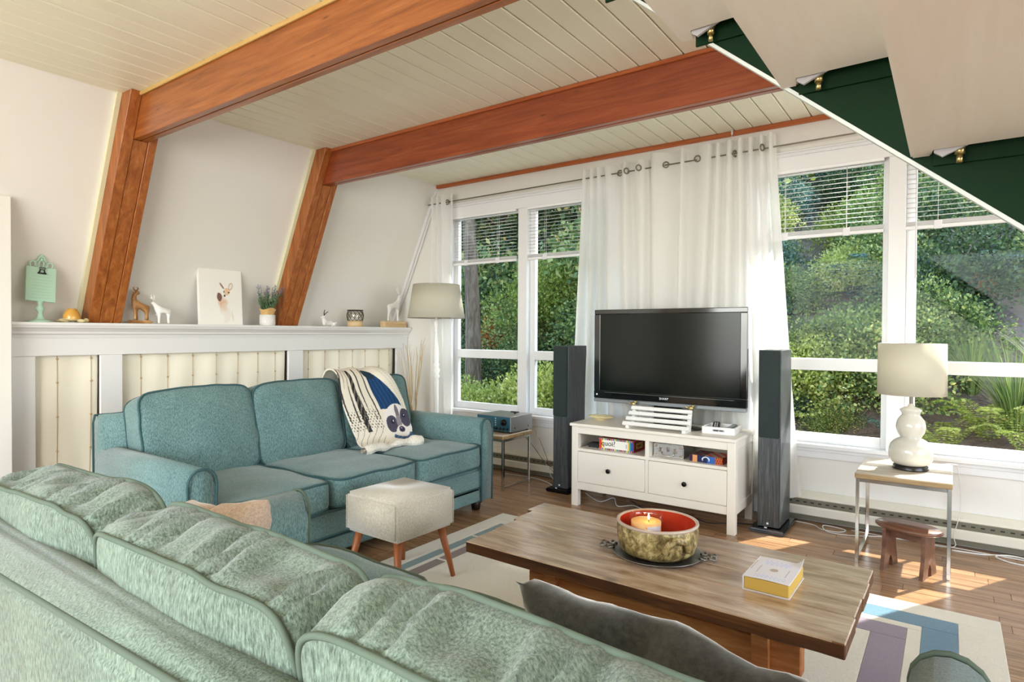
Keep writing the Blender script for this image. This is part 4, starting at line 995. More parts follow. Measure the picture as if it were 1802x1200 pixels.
paint_grid('top_print', lambda u, v: (-.108+.216*u, -.085+.175*v, .0436), lambda u, v: (60, 50, 60) if u < .45 and math.sin(u*80)*math.sin(v*50) > -.3 else ((226, 110, 80) if math.sin(u*20+v*14) > -.2 else (200, 190, 180)), 70, 50, 'vcol', t, smooth=False)
paint_grid('side_print', lambda u, v: (.1087, -.085+.17*u, .043*v), lambda u, v: (200, 80, 50) if math.sin(u*40) > 0 else (110, 40, 40), 40, 10, 'vcol', t, smooth=False)

# ================================================================== side tables, lamps
def side_table(x0, x1, y0, y1, H, lab):
    cx, cy_ = (x0+x1)/2, (y0+y1)/2; t = thing('side_table', lab, 'table', (cx, cy_, 0)); w, d = (x1-x0)/2, (y1-y0)/2
    g = G(); g.box(-w, w, -d, d, H-.030, H, .004); o = obj('table_top', g, ['greywood', 'topedge'], t)
    for f in o.data.polygons:
        if f.normal.z < .7: f.material_index = 1
    for x in (-w+.004, w-.022):
        for y in (-d+.012, d-.035): g = G(); g.box(x, x+.018, y, y+.022, 0.0, H-.030, .0015); obj('leg', g, 'chrome', t)
        g = G(); g.box(x, x+.018, -d+.034, d-.035, .016, .034, .001); obj('foot_bar', g, 'chrome', t)
    for y in (-d+.014, d-.032): g = G(); g.box(-w+.022, w-.022, y, y+.018, H-.050, H-.030, .001); obj('apron', g, 'chrome', t)
    for x in (-w+.004, w-.022): g = G(); g.box(x, x+.018, -d+.034, d-.035, H-.050, H-.031, .001); obj('apron', g, 'chrome', t)
    return t
side_table(-.418, .018, 3.805, 4.365, .498, 'chrome side table with weathered wood top carrying the white lamp')
side_table(-3.29, -2.845, 3.845, 4.26, .440, 'chrome side table beside the far arm of the big sofa, under the amplifier')
t = thing('table_lamp', 'white double-gourd ceramic table lamp with drum shade', 'lamp', (-.176, 4.10, .498))
g = G(); g.lathe([(0, 0), (.086, 0), (.090, .006), (.084, .012), (.086, .020), (.074, .028), (0, .028)], 40, cap=False); obj('base', g, 'blackwd', t)
g = G(); g.lathe([(.070, .024), (.092, .036), (.105, .058), (.108, .085), (.106, .112), (.098, .138), (.082, .158), (.062, .171), (.049, .177), (.054, .186), (.066, .206), (.072, .232), (.071, .252), (.064, .278), (.050, .298), (.043, .307), (.046, .318), (.054, .331), (.053, .336), (.036, .346), (.018, .352), (.010, .368)], 48); obj('gourd_body', g, 'ceramic', t, shade=True)
g = G(); g.tube([(0, 0, .368), (0, 0, .47)], .009, 12); g.tube([(0, 0, .47), (0, 0, .52)], .016, 12); obj('neck', g, 'steel', t)
g = G(); g.lathe([(.166, .420), (.163, .706)], 56, cap=False); sh = obj('lamp_shade', g, 'lampsh', t, solid=.0015)
g = G(); g.tube([(.165*math.cos(k*PI/24), .165*math.sin(k*PI/24), .421) for k in range(48)], .0015, 5, closed=True); g.tube([(.163*math.cos(k*PI/24), .163*math.sin(k*PI/24), .705) for k in range(48)], .0015, 5, closed=True); obj('trim', g, 'steel', sh)
g = G(); g.tube([(0, -.02, .50), (0, -.06, .56), (0, -.05, .66), (0, 0, .69), (0, .05, .66), (0, .06, .56), (0, .02, .50)], .0018, 6); g.ell((0, 0, .56), (.028, .028, .042), 14)
[g.tube([(0, 0, .695), (.162*math.cos(a), .162*math.sin(a), .70)], .0015, 5) for a in (0, 2.09, 4.19)]; obj('harp_and_bulb', g, 'whitec', t)
t = thing('amplifier', 'silver amplifier with blue front panel on the side table behind the sofa arm', 'amplifier', (-3.03, 4.12, .440))
g = G(); g.box(-.17, .17, -.15, .16, .012, .136, .002); obj('case', g, 'steel', t)
g = G(); g.box(-.168, .168, -.156, -.149, .016, .132, .001); fp = obj('front_panel', g, simple('amp_blue', (62, 110, 130), .35, .3), t)
g = G(); g.lathe([(0, 0), (.026, 0), (.024, .018), (0, .02)], 24, cap=False); g.xf(T((.11, -.156, .088)) @ rot(PI/2)); obj('volume_knob', g, 'knob', fp)
for i in range(6): g = G(); g.lathe([(0, 0), (.009, 0), (.008, .012), (0, .013)], 14, cap=False); g.xf(T((.145-.036*i, -.156, .036)) @ rot(PI/2)); obj('knob', g, 'knob', fp)
for i in range(4): g = G(); g.box(.02, .028, -.158, -.155, .058+i*.018, .066+i*.018); obj('switch', g, 'logo', fp)
g = G(); [g.ell((.1705, y, .04), (.002, .006, .006), 8) for y in (-.09, .10)]; obj('screw', g, 'knob', t)
for sx in (-.14, .14):
    for y in (-.11, .12): g = G(); g.lathe([(.014, 0), (.016, .012)], 14, (sx, y, 0)); obj('foot', g, 'black', t)
t = thing('small_stand', 'small dark metal clip lying on top of the silver amplifier', 'clip', (-2.95, 4.17, .576)); g = G(); g.box(-.05, .03, -.012, .012, .010, .018, .003); g.tube([(-.01, 0, 0), (-.01, 0, .012)], .008, 10); obj('body', g, 'cordb', t)
# floor lamp
t = thing('floor_lamp', 'white turned-wood floor lamp with cream shade in the corner', 'lamp', (-3.845, 4.16, 0))
pr = [(.0, 0), (.15, 0), (.152, .02), (.10, .035), (.035, .05), (.024, .08), (.024, .76), (.026, .80), (.020, .83), (.034, .85), (.020, .87), (.036, .905), (.020, .935), (.032, .955), (.018, .975), (.022, 1.0), (.025, 1.05), (.018, 1.22), (.015, 1.26), (.024, 1.275), (.014, 1.29), (.027, 1.325), (.024, 1.36), (.010, 1.385), (.008, 1.50)]
g = G(); g.lathe(pr, 28); obj('turned_stem', g, 'whitec', t, shade=True)
g = G(); g.lathe([(.262, 1.385), (.212, 1.690)], 56, cap=False); sh = obj('lamp_shade', g, 'lampsh', t, solid=.0015)
g = G(); g.tube([(.212*math.cos(k*PI/24), .212*math.sin(k*PI/24), 1.69) for k in range(48)], .002, 5, closed=True); g.tube([(.262*math.cos(k*PI/24), .262*math.sin(k*PI/24), 1.386) for k in range(48)], .002, 5, closed=True)
[g.tube([(0, 0, 1.68), (.212*math.cos(a), .212*math.sin(a), 1.685)], .002, 5) for a in (0, 2.09, 4.19)]; g.tube([(0, 0, 1.5), (0, 0, 1.705)], .004, 8); obj('wire_ring', g, 'steel', sh)
# stool
t = thing('step_stool', 'little dark wooden stool with oval top under the lamp table', 'stool', (-.170, 3.845, 0), math.radians(-17))
g = G(); g.lathe([(0, .222), (.148, .222), (.158, .230), (.158, .238), (.148, .245), (0, .246)], 44, cap=False, sy_=.66); obj('seat', g, 'stool', t)
for s in (-1, 1):
    g = G(); arch = [(-.022+.044*k/8, .03+.035*math.sin(PI*k/8)) for k in range(9)]
    g.prism([(-.095, 0), (-.024, 0)]+arch+[(.024, 0), (.095, 0), (.07, .10), (.065, .222), (-.065, .222), (-.07, .10)], 'x', s*.092-.009, s*.092+.009); obj('leg', g, 'stool', t)
g = G(); g.box(-.083, .083, -.009, .009, .165, .222, .002); obj('stretcher', g, 'stool', t)
# baseboard heaters
def heater(x0, x1, lab):
    cx = (x0+x1)/2; t = thing('baseboard_heater', lab, 'heater', (cx, WY, 0)); w = (x1-x0)/2
    g = G(); g.prism([(0, .045), (-.062, .045), (-.066, .05), (-.066, .096), (-.058, .106), (0, .106)], 'x', -w, w); obj('front_cover', g, 'heater', t)
    g = G(); g.prism([(0, .15), (-.056, .15), (-.062, .156), (-.060, .168), (-.02, .196), (0, .198)], 'x', -w, w); obj('top_cover', g, 'heater', t)
    g = G(); g.box(-w, w, -.056, -.002, .106, .151); fb = obj('grille', g, 'fins', t)
    n = int(2*w/.045); g = G()
    for i in range(n): x = -w+.02+i*.045; g.box(x, x+.020, -.058, -.055, .126, .134)
    obj('grille_slots', g, 'cordb', fb, kind='stuff')
    g = G(); g.box(-w, w, -.050, -.002, .012, .045); obj('lower_intake', g, 'fins', t)
    for s in (-1, 1): g = G(); g.box(s*w-.012, s*w+.012, -.070, 0, .004, .198, .004); obj('end_cap', g, 'heater', t)
heater(-4.25, -2.30, 'cream baseboard heater under the left window')
heater(-.90, 2.4, 'cream baseboard heater under the right window')
g = G(); g.box(-5.2, -4.26, WY-.012, WY, 0, .07); struct('baseboard_left', g, 'trimw'); g = G(); g.box(-2.28, -.915, WY-.012, WY, 0, .07); struct('baseboard_middle', g, 'trimw')
# ================================================================== curtains
def curtain(lab, knots, ztop, zbot, y0, rings, grp=None, amp0=.022):
    """knots: (x at top, x at bottom, fold depth)"""
    cx = (knots[0][0]+knots[-1][0])/2; t = thing('sheer_curtain', lab, 'curtain', (cx, y0, ztop)); K = len(knots)-1
    def S(u, v):
        s = u*K; k = min(K-1, int(s)); f = s-k; xt = knots[k][0]+(knots[k+1][0]-knots[k][0])*f; xb = knots[k][1]+(knots[k+1][1]-knots[k][1])*f
        am = (knots[k][2]*(1-f)+knots[k+1][2]*f)*(1+.5*v); x = xt+(xb-xt)*v**1.2
        c = math.cos(PI*s); c = math.copysign(abs(c)**.8, c)
        return (x-cx+.006*math.sin(v*7+s*1.7)*v, am*c+.004*math.sin(v*11+s), -(ztop-zbot)*v+.004*math.sin(s*2.3)*(1-v))
    g = G(); g.grid(S, K*10, 40); sh = obj('fabric', g, 'curtain', t)
    g = G(); g.grid(lambda u, v: (lambda p: (p[0], p[1]-.003, p[2]))(S(u, v*.048)), K*10, 3); obj('header', g, 'curtain', t)
    for rx, tilt in rings:
        best = min((abs(S(i/400, .02)[0]+cx-rx), i) for i in range(401))[1]/400; p = S(best, .032)
        g = G(); g.tube([(.021*math.cos(k*PI/10), 0, .021*math.sin(k*PI/10)) for k in range(20)], .0055, 6, closed=True); g.xf(T((p[0], p[1]-.018, 2.508+.006*(rx+4.2)-ztop)) @ rot(0, 0, tilt)); obj('grommet', g, 'grommet', t)
    return t
def pleats(xt, xb0, xb1, a): n = len(xt); return [(x, xb0+(xb1-xb0)*i/(n-1), a[i] if isinstance(a, list) else a) for i, x in enumerate(xt)]
xt = [-2.49, -2.455, -2.42, -2.385, -2.35, -2.32, -2.285, -2.25, -2.16, -2.08, -2.06, -1.95, -1.90]
curtain('sheer white curtain bunched left of centre behind the left speaker and television', pleats(xt, -2.60, -1.86, [.022]*7+[.018, .03, .03, .03, .03, .02]), 2.59, .16, 4.425, [(-2.14, 0), (-2.07, 1.0), (-1.955, .9)])
xt = [-1.885, -1.86, -1.66, -1.625, -1.60, -1.43, -1.395, -1.37, -1.33, -1.29, -1.25, -1.215, -1.18, -1.145, -1.11, -1.075, -1.04, -1.015, -.985]
curtain('sheer white curtain with wide then tight folds above the television and right speaker', pleats(xt, -1.84, -.80, [.02, .032, .03, .03, .032, .03, .03]+[.026]*12), 2.62, .16, 4.425, [(-1.755, .1), (-1.508, .1), (-1.25, 1.3), (-1.06, 1.2)])
xt = [-4.175, -4.145, -4.11, -4.075, -4.04, -4.00, -3.94, -3.87]
curtain('narrow bunched sheer curtain in the corner behind the floor lamp', pleats(xt, -4.19, -3.85, [.018]*5+[.03, .03, .02]), 2.58, .16, 4.425, [(-3.955, .1)])
t = thing('curtain_rod', 'thin rod running above both windows carrying the sheer curtains', 'rod', (-1, 4.425, 2.522))
g = G(); g.tube([(-3.20, 0, -.014), (3.2, 0, .024)], .0055, 8); obj('rod', g, 'grommet', t)
for x in (-3.25, -1.25, -.02+1, 1.9):
    g = G(); g.tube([(x, 0, -.006), (x, .09, .0)], .004, 6); g.box(x-.008, x+.008, .084, .094, -.03, .03); obj('bracket', g, 'trimw', t)
t = thing('hanging_cord', 'thin white cord hanging from the ceiling trim above the right curtain', 'cord', (-1.285, 4.47, CZ))
g = G(); g.tube([(0, 0, -.035), (0, 0, 0)], .006, 8); obj('hook', g, 'cordw', t); g = G(); g.tube([(0, 0, -.03), (-.006, -.01, -.09), (-.012, -.02, -.13)], .002, 5); obj('string', g, 'cordw', t)

# ================================================================== staircase
YS = 1.5; sx0, sz0, SM = -.672, 2.124, -.853
zl = lambda x: sz0+SM*(x-sx0)
t = thing('staircase', 'open staircase with birch treads on dark green steel stringers, seen from below', 'staircase', (.3, 1.0, 0))
def st(nm, g, mat, par=None): g.xf(T((-.3, -1.0, 0))); return obj(nm, g, mat, par or t)
for ys in (YS, .42):
    g = G(); xa, xb = -1.34, 1.80; g.prism([(xa, zl(xa)), (xb, zl(xb)), (xb, min(2.7, zl(xb)+.34)), (-.96, 2.70), (xa, 2.70)], 'y', ys, ys+.010); pl = st('stringer', g, 'green')
    g = G(); g.prism([(xa, zl(xa)-.010), (xb, zl(xb)-.010), (xb, zl(xb)+.0), (xa, zl(xa)+.0)], 'y', ys-.004, ys+.012); st('stringer_edge', g, 'flange', pl)
lv = [(-1.025, 2.35), (-.77, 2.165), (-.521, 1.98), (-.285, 1.81), (-.035, 1.612), (.215, 1.415), (.476, 1.22), (.73, 1.02), (.984, .82), (1.238, .62), (1.492, .42), (1.746, .21)]
for x, z in lv:
    g = G(); g.prism([(x-.036, .431), (x+.27, .431), (x+.27, YS-.055), (x, YS-.055), (x, YS-.001), (x-.036, YS-.001)], 'z', z, z+.042); bmesh.ops.bevel(g.bm, geom=[e for e in g.bm.edges if abs(e.verts[0].co.z-e.verts[1].co.z) < 1e-6], offset=.004, segments=2, affect='EDGES'); tr = st('tread', g, 'treadw')
    g = G(); g.box(x+.002, x+.235, YS-.008, YS-.0015, z-.022, z+.040, .001); g.box(x+.002, x+.235, YS-.060, YS-.0015, z+.0425, z+.048, .001); st('angle_bracket', g, 'green', tr)
    g = G(); g.prism([(x+.004, z+.014), (x+.095, z+.018), (x+.050, z+.000), (x+.018, z-.014), (x+.004, z-.004)], 'y', YS-.044, YS-.036); st('bracket_gusset', g, 'bracket', tr)
    bx, by = x+.045, YS-.026
    g = G(); g.lathe([(.0085, -.010), (.0085, .006)], 6, (bx, by, z)); g.lathe([(.0055, -.026), (.0055, -.010)], 8, (bx, by, z)); g.lathe([(.011, .006), (.011, .009)], 12, (bx, by, z)); g.lathe([(.004, .009), (.004, .042)], 8, (bx, by, z)); st('bolt', g, 'brass', tr)

# ================================================================== ornaments on the ledge (face into the room, +X)
ZL = 1.3035
t = thing('memo_stand', 'mint green pedestal clipboard with ornate crest at the left end of the ledge', 'clipboard', (-4.585, 1.372, ZL), PI/2)
g = G(); g.lathe([(0, 0), (.062, 0), (.064, .006), (.050, .010), (.030, .016), (.020, .026), (.014, .045), (.013, .062), (.022, .075), (.024, .085), (.015, .098), (.013, .112), (.018, .120), (.018, .130), (0, .132)], 28, cap=False); obj('pedestal', g, 'mint', t)
A_ = T((0, 0, .128)) @ rot(math.radians(-7), math.radians(4), 0)
g = G(); g.box(-.078, .078, -.006, .009, 0, .215, .002); g.xf(A_); bd = obj('board', g, 'mint', t)
g = G()
for i in range(9): 
    z = .02+i*.019; g.box(-.06+.01*(i % 3), .055-.012*(i % 2), -.0066, -.0058, z, z+.0012)
g.xf(A_); obj('faded_lines', g, simple('mint_dark', (140, 182, 158), .7), bd)
g = G(); g.tube([(-.022, -.012, .176), (.022, -.012, .176)], .005, 8); g.tube([(-.014, -.012, .180), (-.010, -.016, .198), (.010, -.016, .198), (.014, -.012, .180)], .004, 6); g.tube([(-.012, -.016, .198), (-.016, -.020, .208), (.016, -.020, .208), (.012, -.016, .198)], .003, 6); g.xf(A_); obj('clip', g, 'cordb', bd)
g = G()
for s in (-1, 1):
    g.tube([(s*.055, 0, .215), (s*.060, 0, .238), (s*.045, 0, .252), (s*.030, 0, .240), (s*.034, 0, .225), (s*.020, 0, .218)], .006, 7)
    g.tube([(s*.030, 0, .245), (s*.016, 0, .262), (s*.012, 0, .280), (0, 0, .290)], .0055, 7); g.tube([(s*.010, 0, .215), (s*.012, 0, .245), (0, 0, .262)], .005, 7)
g.ell((0, 0, .285), (.013, .007, .014), 10); g.ell((0, -.003, .262), (.010, .006, .010), 10); g.xf(A_); obj('crest', g, 'mint', bd)
t = thing('turtle_figurine', 'turtle ornament with glossy amber shell on the ledge beside the wide post', 'figurine', (-4.63, 1.553, ZL), PI/2)
g = G(); g.lathe([(.048, .022), (.050, .040), (.040, .068), (.026, .088), (.020, .092), (0, .092)], 12, (0, 0, 0), cap=False); obj('shell', g, 'amber', t, shade=True)
g = G(); g.ell((0, 0, .022), (.056, .046, .014), 16); g.ell((.078, -.01, .016), (.018, .014, .014), 12); g.ell((.040, -.040, .012), (.024, .012, .012), 12, rot(0, 0, -.5).to_3x3()); g.ell((-.050, -.030, .012), (.034, .013, .011), 12, rot(0, .25, .4).to_3x3()); g.ell((-.045, .036, .012), (.030, .013, .011), 12); g.ell((.05, .036, .012), (.024, .012, .011), 12); obj('body', g, 'stone', t)
def deer(lab, mat, y, pts, edges, base=None, bmat=None, x=-4.655, extra=None):
    t = thing('deer_figurine', lab, 'figurine', (x, y, ZL), PI/2); skin('body', [(p[0], p[1], p[2])+tuple(r*1.45 for r in p[3:]) for p in pts], edges, mat, t)
    if base: g = G(); g.box(*base, .006, 2); o = obj('base', g, bmat or mat, t)
    if extra:
        for sd in (-1, 1):
            q = [e for e in extra if e[0][-1][1]*sd > 0]
            for pp, r, r1 in q: g = G(); g.tube(pp, r, 6, r1=r1); obj('antler', g, mat, t)
    return t
b0 = .024
deer('brown carved wooden deer on a small block, next to the wide post', 'brownw', 1.98,
 [(-.036, 0, .125, .021, .016), (-.000, 0, .128, .019, .015), (.034, 0, .120, .020, .016), (-.046, 0, .165, .013), (-.042, 0, .200, .011), (-.026, 0, .222, .014), (-.006, 0, .212, .008),
  (-.040, -.012, .085, .008), (-.042, -.013, .050, .0065), (-.042, -.013, b0, .0065), (-.028, .012, .085, .008), (-.022, .013, .05, .0065), (-.020, .013, b0, .0065),
  (.036, -.012, .085, .010), (.032, -.013, .055, .007), (.030, -.013, b0, .007), (.042, .012, .085, .010), (.048, .013, .05, .007), (.050, .013, b0, .007), (.056, 0, .118, .006)],
 [(0, 1), (1, 2), (0, 3), (3, 4), (4, 5), (5, 6), (0, 7), (7, 8), (8, 9), (0, 10), (10, 11), (11, 12), (2, 13), (13, 14), (14, 15), (2, 16), (16, 17), (17, 18), (2, 19)], (-.078, .070, -.024, .024, 0, b0), 'brownw',
 extra=[([(-.034, -.008, .228), (-.052, -.012, .244), (-.050, -.012, .256)], .005, .003), ([(-.024, .008, .232), (-.010, .014, .248), (-.018, .014, .258)], .005, .003), ([(-.04, -.01, .215), (-.058, -.016, .222)], .006, .003), ([(-.05, 0, .172), (-.066, -.014, .178), (-.060, -.016, .168), (-.045, -.012, .170)], .0025, .0025)])
deer('small white deer with broad antlers, right of the brown wooden deer', 'whitec', 2.125,
 [(-.028, 0, .100, .018, .014), (.006, 0, .102, .017, .014), (.036, 0, .100, .018, .015), (-.046, 0, .128, .012), (-.056, 0, .152, .012), (-.076, -.004, .146, .007),
  (-.026, -.012, .06, .008), (-.028, -.013, .03, .006), (-.028, -.013, 0, .007), (-.020, .012, .06, .008), (-.018, .013, .03, .006), (-.016, .013, 0, .007),
  (.040, -.012, .062, .009), (.036, -.013, .035, .006), (.040, -.013, 0, .007), (.046, .012, .062, .009), (.05, .013, .03, .006), (.052, .013, 0, .007), (.056, 0, .102, .006)],
 [(0, 1), (1, 2), (0, 3), (3, 4), (4, 5), (0, 6), (6, 7), (7, 8), (0, 9), (9, 10), (10, 11), (2, 12), (12, 13), (13, 14), (2, 15), (15, 16), (16, 17), (2, 18)],
 extra=[([(-.056, -.006, .160), (-.072, -.012, .180), (-.080, -.012, .205)], .005, .004), ([(-.068, -.012, .176), (-.086, -.012, .186)], .005, .004), ([(-.052, .008, .160), (-.034, .014, .182), (-.020, .014, .205)], .006, .005), ([(-.040, .012, .176), (-.046, .012, .206)], .005, .004), ([(-.060, -.01, .170), (-.060, -.012, .208)], .005, .004), ([(-.028, .014, .19), (-.008, .014, .196)], .006, .005)])
deer('slender white stag with tall antlers on a driftwood base, far end of ledge', 'whitec', 4.33,
 [(-.060, 0, .215, .022, .018), (-.010, 0, .222, .020, .016), (.035, 0, .225, .023, .018), (.058, 0, .265, .014), (.068, 0, .305, .011), (.080, 0, .325, .012), (.108, 0, .315, .007),
  (.040, -.012, .16, .010), (.036, -.014, .11, .007), (.038, -.015, .060, .007), (.058, .012, .16, .010), (.062, .014, .11, .007), (.062, .015, .060, .007),
  (-.074, -.012, .165, .013), (-.088, -.014, .12, .007), (-.094, -.015, .060, .007), (-.056, .012, .165, .013), (-.036, .014, .12, .007), (-.020, .015, .060, .007), (-.088, 0, .225, .007)],
 [(0, 1), (1, 2), (2, 3), (3, 4), (4, 5), (5, 6), (2, 7), (7, 8), (8, 9), (2, 10), (10, 11), (11, 12), (0, 13), (13, 14), (14, 15), (0, 16), (16, 17), (17, 18), (0, 19)], (-.155, .145, -.035, .04, 0, .060), 'basew', x=-4.58,
 extra=[([(.074, -.006, .332), (.050, -.015, .360), (.030, -.02, .395), (.034, -.02, .425)], .005, .003), ([(.078, .006, .332), (.062, .02, .37), (.055, .03, .40), (.064, .03, .42)], .005, .003), ([(.045, -.015, .366), (.020, -.02, .378)], .004, .002), ([(.056, .022, .380), (.075, .03, .392)], .004, .002), ([(.032, -.02, .395), (.014, -.02, .415)], .004, .002)])
t = thing('lying_deer_figurine', 'small white lying deer with brown antlers between the narrow post and the lantern', 'figurine', (-4.62, 3.55, ZL), PI/2)
skin('body', [(.06, 0, .028, .022, .026), (.01, 0, .032, .022, .026), (-.045, 0, .034, .024, .026), (-.052, 0, .066, .015), (-.044, 0, .090, .016), (-.078, -.004, .074, .010), (-.062, -.03, .010, .009), (.05, -.034, .010, .010)], [(0, 1), (1, 2), (2, 3), (3, 4), (4, 5), (2, 6), (0, 7)], 'whitec', t)
g = G(); g.tube([(-.044, -.006, .10), (-.048, -.01, .125), (-.040, -.01, .150)], .004, 6, r1=.003); obj('antler', g, 'cordb', t); g = G(); g.tube([(-.036, .006, .10), (-.014, .01, .118), (.012, .01, .136)], .004, 6, r1=.003); obj('antler', g, 'cordb', t)
# canvas with a fawn
t = thing('canvas_picture', 'small white canvas with a painted fawn leaning on the ledge', 'picture', (-4.60, 2.542, ZL), PI/2)
A_ = rot(math.radians(-3.5), math.radians(0), 0) 
g = G(); g.box(-.172, .172, 0, .028, 0, .435, .002); g.xf(A_); cv = obj('stretched_canvas', g, 'whitec', t)
def fawn(u, v):
    u = u+.06; c = (240, 238, 232); E = lambda cx, cy_, rx, ry, a=0: (((u-cx)*math.cos(a)+(v-cy_)*math.sin(a))/rx)**2+((-(u-cx)*math.sin(a)+(v-cy_)*math.cos(a))/ry)**2
    n = noise.noise(Vector((u*9, v*9, 2)))
    def mixc(a, b, k): k = max(0, min(1, k)); return tuple(a[i]*(1-k)+b[i]*k for i in range(3))
    if E(.60, .38, .13, .16, .2) < 1+n: c = mixc(c, (222, 184, 156), .75*(1.2-E(.60, .38, .13, .16, .2))+n*.4)
    if E(.53, .50, .055, .07, .3) < 1+n: c = mixc(c, (112, 76, 70), .9)
    if E(.66, .22, .12, .16) < 1+n: c = mixc(c, (232, 222, 212), .5)
    if E(.70, .60, .075, .065, .5) < 1: c = mixc(c, (226, 188, 150), .8)
    if E(.79, .695, .05, .075, -.5) < 1: c = mixc(c, (196, 172, 150), .8)
    if E(.79, .695, .028, .055, -.5) < 1: c = (238, 226, 212)
    if E(.585, .70, .018, .075, .75) < 1: c = (150, 120, 98)
    if E(.745, .585, .022, .012) < 1 or E(.63, .595, .012, .018) < 1: c = (60, 40, 30)
    if E(.645, .525, .022, .020) < 1: c = (70, 50, 44)
    if E(.82, .16, .012, .10, .2) < 1: c = mixc(c, (206, 196, 170), .6)
    return c
o = paint_grid('painting', lambda u, v: tuple(A_ @ Vector((-.171+.342*u, -.0012, .434*v))), fawn, 110, 140, 'vcol', cv, smooth=False)
# lavender pot
t = thing('lavender_pot', 'artificial lavender in a white pot with burlap collar beside the narrow post', 'plant', (-4.59, 2.925, ZL), PI/2)
g = G(); g.lathe([(0, 0), (.055, 0), (.058, .004), (.059, .088), (.055, .088), (0, .084)], 36, cap=False); pt = obj('pot', g, 'pot', t)
g = G()
for k in range(18):
    for s in (-1, 1): g.tube([(.0597*math.cos(k*PI/9+s*q*.09), .0597*math.sin(k*PI/9+s*q*.09), .008+q*.0125) for q in range(7)], .0014, 4)
obj('chevron_relief', g, 'whitec', pt, kind='stuff')
g = G(); g.grid(lambda u, v: ((.050+.014*v*v+.004*math.sin(u*31)*v)*math.cos(2*PI*u), (.050+.014*v*v+.004*math.sin(u*31)*v)*math.sin(2*PI*u), .085+.052*v+.008*math.sin(u*19)*v), 48, 6); obj('burlap_collar', g, 'burlap', t, solid=.002)
rs = np.random.RandomState(3); Pl, Dl, Pb, Db = [], [], [], []; g = G()
for k in range(46):
    a = rs.uniform(0, 6.28); tl = rs.uniform(.05, .55); L = rs.uniform(.12, .25); d = Vector((math.cos(a)*tl, math.sin(a)*tl, 1)).normalized(); p0 = Vector((math.cos(a)*.02, math.sin(a)*.02, .10)); g.tube([p0, p0+d*L], .0011, 4)
    for q in range(30):
        s = rs.uniform(.1, .72); dd = np.array(d)*.7+rs.normal(size=3)*.6; dd /= np.linalg.norm(dd); Pl.append(np.array(p0+d*L*s)); Dl.append(dd)
    if L > .17:
        for q in range(26): s = rs.uniform(.72, 1.0); dd = np.array(d)*.5+rs.normal(size=3)*.6; dd /= np.linalg.norm(dd); Pb.append(np.array(p0+d*L*s)); Db.append(dd)
obj('stems', g, simple('stem_green', (96, 124, 88), .6), t, kind='stuff'); leaves('leaves', np.array(Pl), np.array(Dl), .024, .16, 'leafg', t, rs=rs); leaves('flowers', np.array(Pb), np.array(Db), .010, .35, 'lav', t, rs=rs)
# lantern
t = thing('glass_lantern', 'small glass lantern with dark lattice and amber base on the ledge near the white stag', 'lantern', (-4.60, 3.85, ZL), PI/2)
g = G(); g.lathe([(0, 0), (.072, 0), (.074, .006), (.074, .050), (.066, .056), (0, .056)], 36, cap=False); obj('base', g, 'basew', t)
g = G(); g.lathe([(.066, .05), (.076, .08), (.077, .12), (.070, .150), (.068, .162)], 36, cap=False); obj('glass_jar', g, 'jar', t)
g = G(); g.lathe([(0, .056), (.06, .057), (.06, .085), (0, .09)], 24, cap=False); obj('inner_candle', g, 'logo', t)
g = G()
for k in range(12):
    for s in (-1, 1):
        g.tube([((.0675+.011*math.sin(PI*q/8))*math.cos(k*PI/6+s*q*.13), (.0675+.011*math.sin(PI*q/8))*math.sin(k*PI/6+s*q*.13), .055+.0118*q) for q in range(9)], .0021, 5)
obj('lattice', g, 'cordb', t)
g = G(); g.tube([(.072*math.cos(k*PI/12), .072*math.sin(k*PI/12), .155) for k in range(24)], .005, 6, closed=True); obj('rim_band', g, 'cordb', t)
g = G(); g.tube([(.073*s, -.0, .150) if i in (0, 8) else (.080*math.cos(PI*i/8), -.03*math.sin(PI*i/8)-.05*math.sin(PI*i/8), .150-.07*math.sin(PI*i/8)) for i, s in enumerate([1]*8+[-1])], .002, 5); obj('wire_handle', g, 'chrome', t)
# dried branches in a floor vase
t = thing('branch_vase', 'pale dried branches in a floor vase in the corner behind the big sofa', 'branches', (-4.24, 4.26, 0))
g = G(); g.lathe([(0, 0), (.06, 0), (.075, .05), (.07, .25), (.045, .42), (.055, .48), (.045, .48), (.04, .42), (0, .40)], 24, cap=False); obj('vase', g, 'ceramic', t)
rr = random.Random(9)
for k in range(22):
    a = rr.uniform(0, 6.28); tl = rr.uniform(.02, .17); H = rr.uniform(.62, .80); ph = rr.uniform(0, 6)
    g = G(); g.tube([(.02*math.cos(a)+tl*math.cos(a)*(q/14)**1.3+.012*math.sin(q*.9+ph), .02*math.sin(a)+tl*math.sin(a)*(q/14)**1.3+.010*math.cos(q*1.1+ph), .40+H*q/14) for q in range(15)], .0036, 5, r1=.0018); obj('branch', g, 'branch', t)

